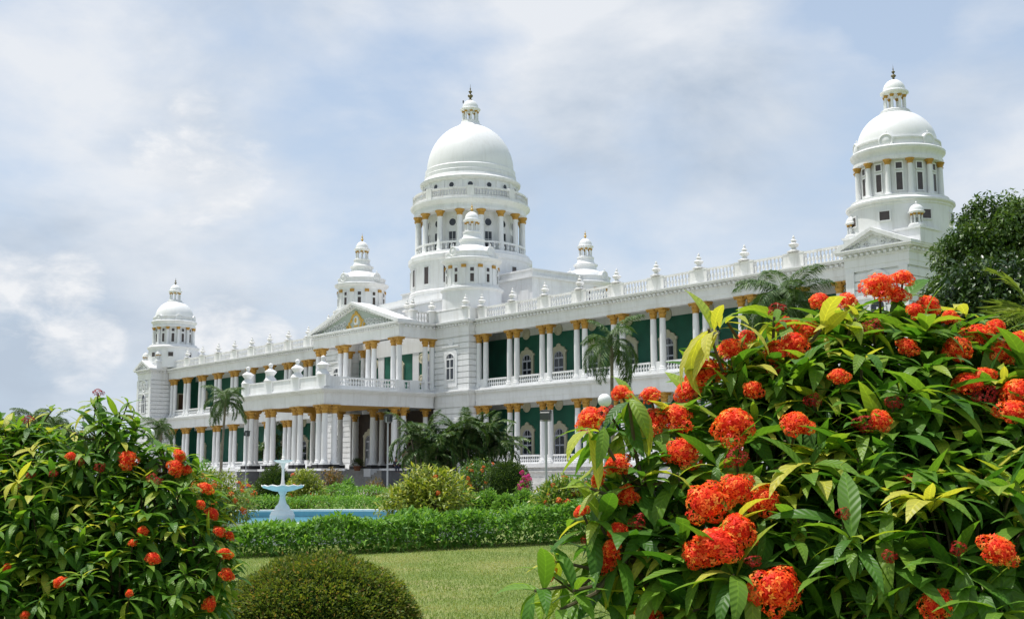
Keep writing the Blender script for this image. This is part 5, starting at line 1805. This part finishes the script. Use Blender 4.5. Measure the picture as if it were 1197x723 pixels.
# broad fan palm reaching into the picture beside the glossy tree
fp_ = thing('fan_palm', 'yellow green palm with broad stiff fronds beside the glossy dark tree', 'palm tree', ground(1205, 11))
ft = at(1208, 372, 11)
MB().tube([WL[fp_.name], ft], [.12, .09], 10).build('trunk', 'palm_trunk', fp_, None, 60)
leaf_mat('sunny_palm', [(0, (.06, .11, .02)), (.5, (.14, .20, .035)), (1, (.28, .32, .07))], .4, .3, .4)
SF = [frond_mesh('frond', .62, R(e), a, 20, .30, .035, .5, 'sunny_palm', 40 + i) for i, (e, a) in enumerate(((75, .8), (50, 1.1), (30, 1.2), (5, .9)))]
for k in range(12):
    o = place('frond', SF[k % 4], fp_, ft)
    o.rotation_euler = (random.uniform(-.3, .3), random.uniform(-.2, .2), k * 2.4)

# ------------------------------------------------------------------ LAMPS
def pole_light(label, px, D, head_y, rad, headmat, polemat, face=0.0):
    b0 = ground(px, D)
    zt = zpx(px, head_y, D)
    root = thing('floodlight_pole', label, 'lamp post', b0, 'floodlights on poles')
    MB().tube([b0, (b0.x, b0.y, zt - .2)], [rad, rad * .85], 10).build('pole', polemat, root, None, 50)
    m = MB()
    m.box(-.09, .09, -.03, .03, -.30, -.22)
    for s_ in (-1, 1):
        m.box(s_ * .26 - .015, s_ * .26 + .015, -.03, .03, -.28, .08)
    m.box(-.26, .26, -.03, .03, -.30, -.27)
    m.xf(Matrix.Rotation(face, 4, 'Z'))
    m.build('bracket', polemat, root, (b0.x, b0.y, zt), None, True)
    h = MB()                                              # deep box with a hood and a rounded back
    h.prism([(-.20, -.22), (.20, -.26), (.24, .20), (.14, .27), (-.10, .24), (-.20, .10)], -.23, .23, plane='yz')
    h.box(-.25, .25, -.16, .34, .215, .235)
    h.xf(Matrix.Rotation(face, 4, 'Z'))
    ho = h.build('lamp_head', headmat, root, (b0.x, b0.y, zt), None, True)
    gl = MB().box(-.19, .19, .222, .242, -.2, .17)
    gl.xf(Matrix.Rotation(face, 4, 'Z'))
    gl.build('lens', 'glass', ho, (b0.x, b0.y, zt), None, True)


pole_light('dark floodlight on a slim grey pole in front of the verandah columns', 638.5, 58, 484.5, .06, 'metal_dark', 'metal_grey', R(30))
pole_light('dark floodlight on a tall grey pole beside the porch steps', 453, 78, 488, .06, 'metal_dark', 'metal_grey', R(-60))
pole_light('small dark floodlight on a pole at the outer corner of the porch', 287.5, 108, 506, .05, 'metal_dark', 'metal_grey', R(-40))


def globe_lamp(label, px, py, D, rpx):
    b0 = ground(px, D); r = rpx * D / FPX; z = zpx(px, py, D)
    root = thing('globe_lamp', label, 'lamp post', b0, 'white globe lamps')
    MB().tube([b0, (b0.x, b0.y, z - r * 1.3)], [.045, .035], 12).build('post', 'metal_grey', root, None, 50)
    MB().lathe([(r * .35, -r * 1.5), (r * .5, -r * 1.3), (r * .45, -r * .9)], b0.x, b0.y, 16, z0=z).build('collar', 'metal_dark', root, None, 50)
    MB().lathe([(r * math.sin(PI * i / 14) + .0005, -r * math.cos(PI * i / 14)) for i in range(15)], b0.x, b0.y, 24, z0=z).build('globe', 'globe', root, None, 80)


globe_lamp('white globe lamp beside the slender palm, above the big near bush', 708, 467, 30, 8)
globe_lamp('white globe lamp just behind the tall dark bush', 174, 506, 40, 5.5)

# planter on the porch steps
pl = thing('potted_plant', 'dark bushy plant in a clay pot on the porch steps', 'potted plant', (XC + 1.2, -5.4, .23))
pb0 = WL[pl.name]
MB().lathe([(.25, 0), (.34, .35), (.38, .38), (.38, .45), (.32, .45), (.3, .40), (.001, .4)], pb0.x, pb0.y, 20, z0=pb0.z).build('pot', 'pot', pl, None, 40)
d = rand_dir(900); d[:, 2] = np.abs(d[:, 2])
P = np.array(pb0) + np.array([0, 0, .5]) + d * rng.uniform(.3, .62, 900)[:, None]
foliage('leaves', pl, pb0, P, d, rng.uniform(.1, .2, 900), rng.uniform(.03, .06, 900), 'dark_clip', .5)


# ------------------------------------------------------------------ PEOPLE
def skin_body(name, joints, edges, radii, m, parent, origin, root=0):
    me = bpy.data.meshes.new(name)
    me.from_pydata([tuple(j) for j in joints], edges, [])
    o = place(name, me, parent, origin)
    md_ = o.modifiers.new('skin', 'SKIN'); md_.use_smooth_shade = True
    for i, r in enumerate(radii):
        me.skin_vertices[0].data[i].radius = (r, r)
        me.skin_vertices[0].data[i].use_root = (i == root)
    s_ = o.modifiers.new('sub', 'SUBSURF'); s_.levels = 1; s_.render_levels = 2
    me.materials.append(MATS[m])
    return o


def person(label, loc, rz, sit, shirt, trousers):
    loc = Vector(loc)
    root = thing('person', label, 'person', loc)
    k = .50 if sit else .92                                # pelvis height
    ft = [(.10, -.48, -.42), (-.10, -.48, -.42)] if sit else [(.09, 0, .05), (-.09, .02, .05)]
    if sit:
        k = .10
        J = [(0, 0, k), (0, -.01, k + .25), (0, .0, k + .46), (0, .0, k + .56), (0, -.01, k + .68), (0, -.01, k + .80),
             (.17, 0, k + .45), (.22, -.08, k + .2), (.15, -.28, k + .1), (-.17, 0, k + .45), (-.22, -.08, k + .2), (-.15, -.28, k + .1),
             (.10, -.05, k), (.12, -.44, k + .03), (.12, -.46, k - .40), (.12, -.58, k - .44), (-.10, -.05, k), (-.12, -.44, k + .03), (-.12, -.46, k - .40), (-.12, -.58, k - .44)]
    else:
        J = [(0, 0, k), (0, -.01, k + .25), (0, 0, k + .46), (0, 0, k + .57), (0, -.01, k + .68), (0, -.01, k + .79),
             (.18, 0, k + .46), (.24, .02, k + .18), (.23, -.05, k - .08), (-.18, 0, k + .46), (-.24, .02, k + .18), (-.23, -.05, k - .08),
             (.09, 0, k - .06), (.10, -.02, k - .45), (.10, .02, k - .85), (.11, -.15, k - .89), (-.09, 0, k - .06), (-.11, .02, k - .45), (-.11, .05, k - .85), (-.12, -.12, k - .89)]
    E_ = [(0, 1), (1, 2), (2, 3), (3, 4), (4, 5), (2, 6), (6, 7), (7, 8), (2, 9), (9, 10), (10, 11), (0, 12), (12, 13), (13, 14), (14, 15), (0, 16), (16, 17), (17, 18), (18, 19)]
    rad = [.13, .13, .14, .06, .095, .085, .07, .05, .035, .07, .05, .035, .085, .06, .042, .03, .085, .06, .042, .03]
    M = Matrix.Rotation(rz, 4, 'Z')
    J = [M @ Vector(j) for j in J]
    skin_body('body', J, E_, rad, 'skin', root, loc)
    # shirt, trousers and hair follow the body a little outside it
    si = [0, 1, 2, 6, 7, 9, 10]
    skin_body('shirt', [J[i] for i in si], [(0, 1), (1, 2), (2, 3), (3, 4), (2, 5), (5, 6)], [.15, .15, .155, .085, .068, .085, .068], shirt, root, loc)
    ti = [0, 12, 13, 14, 16, 17, 18]
    skin_body('trousers', [J[i] for i in ti], [(0, 1), (1, 2), (2, 3), (0, 4), (4, 5), (5, 6)], [.145, .10, .078, .062, .10, .078, .062], trousers, root, loc)
    h = J[5] + M @ Vector((0, .02, .0))
    m = MB().lathe([(.001, .135), (.06, .12), (.10, .06), (.108, 0), (.10, -.05)], h.x, h.y, 14, z0=h.z, cap=False)
    m.v = [tuple(v) for v in m.v]
    m.build('hair', 'hair', root, loc, 60, True)


def on_x(px, X, z):
    r_ = ray(px, 545)
    p = CAM + r_ * ((X - CAM.x) / r_.x)
    return Vector((p.x, p.y, z))


person('person standing in khaki clothes on the ledge beside the porch columns', on_x(473.5, -5.45, .412), R(40), False, 'khaki', 'khaki')
person('person sitting in dark clothes on the ledge beside the porch columns', on_x(463, -5.35, .412), R(70), True, 'navy', 'navy')

# ------------------------------------------------------------------ GRASS
n = 130000
pxs = rng.uniform(130, 880, n); ds = rng.uniform(9.0, 21.5, n)
f2 = np.array([Fw.x, Fw.y]) / math.hypot(Fw.x, Fw.y)
lat = (pxs - 598.5) / FPX * ds
P = np.stack([CAM.x + Fw.x * ds + Rt.x * lat, CAM.y + Fw.y * ds + Rt.y * lat, np.full(n, G)], 1)
D = rng.normal(size=(n, 3)) * .5 + np.array([0, 0, .8]); D[:, 2] = np.abs(D[:, 2]) + .2
l = rng.uniform(.018, .042, n)
pat = .5 + .5 * np.sin(P[:, 0] * 1.7 + np.sin(P[:, 1] * 1.1) * 2) * np.sin(P[:, 1] * 1.9 + np.sin(P[:, 0] * .9) * 2)
structure(foliage('grass', None, (CAM.x, CAM.y, G), P, D, l, np.full(n, .007), 'grass_blade', .5, np.clip(rng.normal(.30, .2, n) + pat ** 2 * .6, 0, 1), T0), 'stuff')
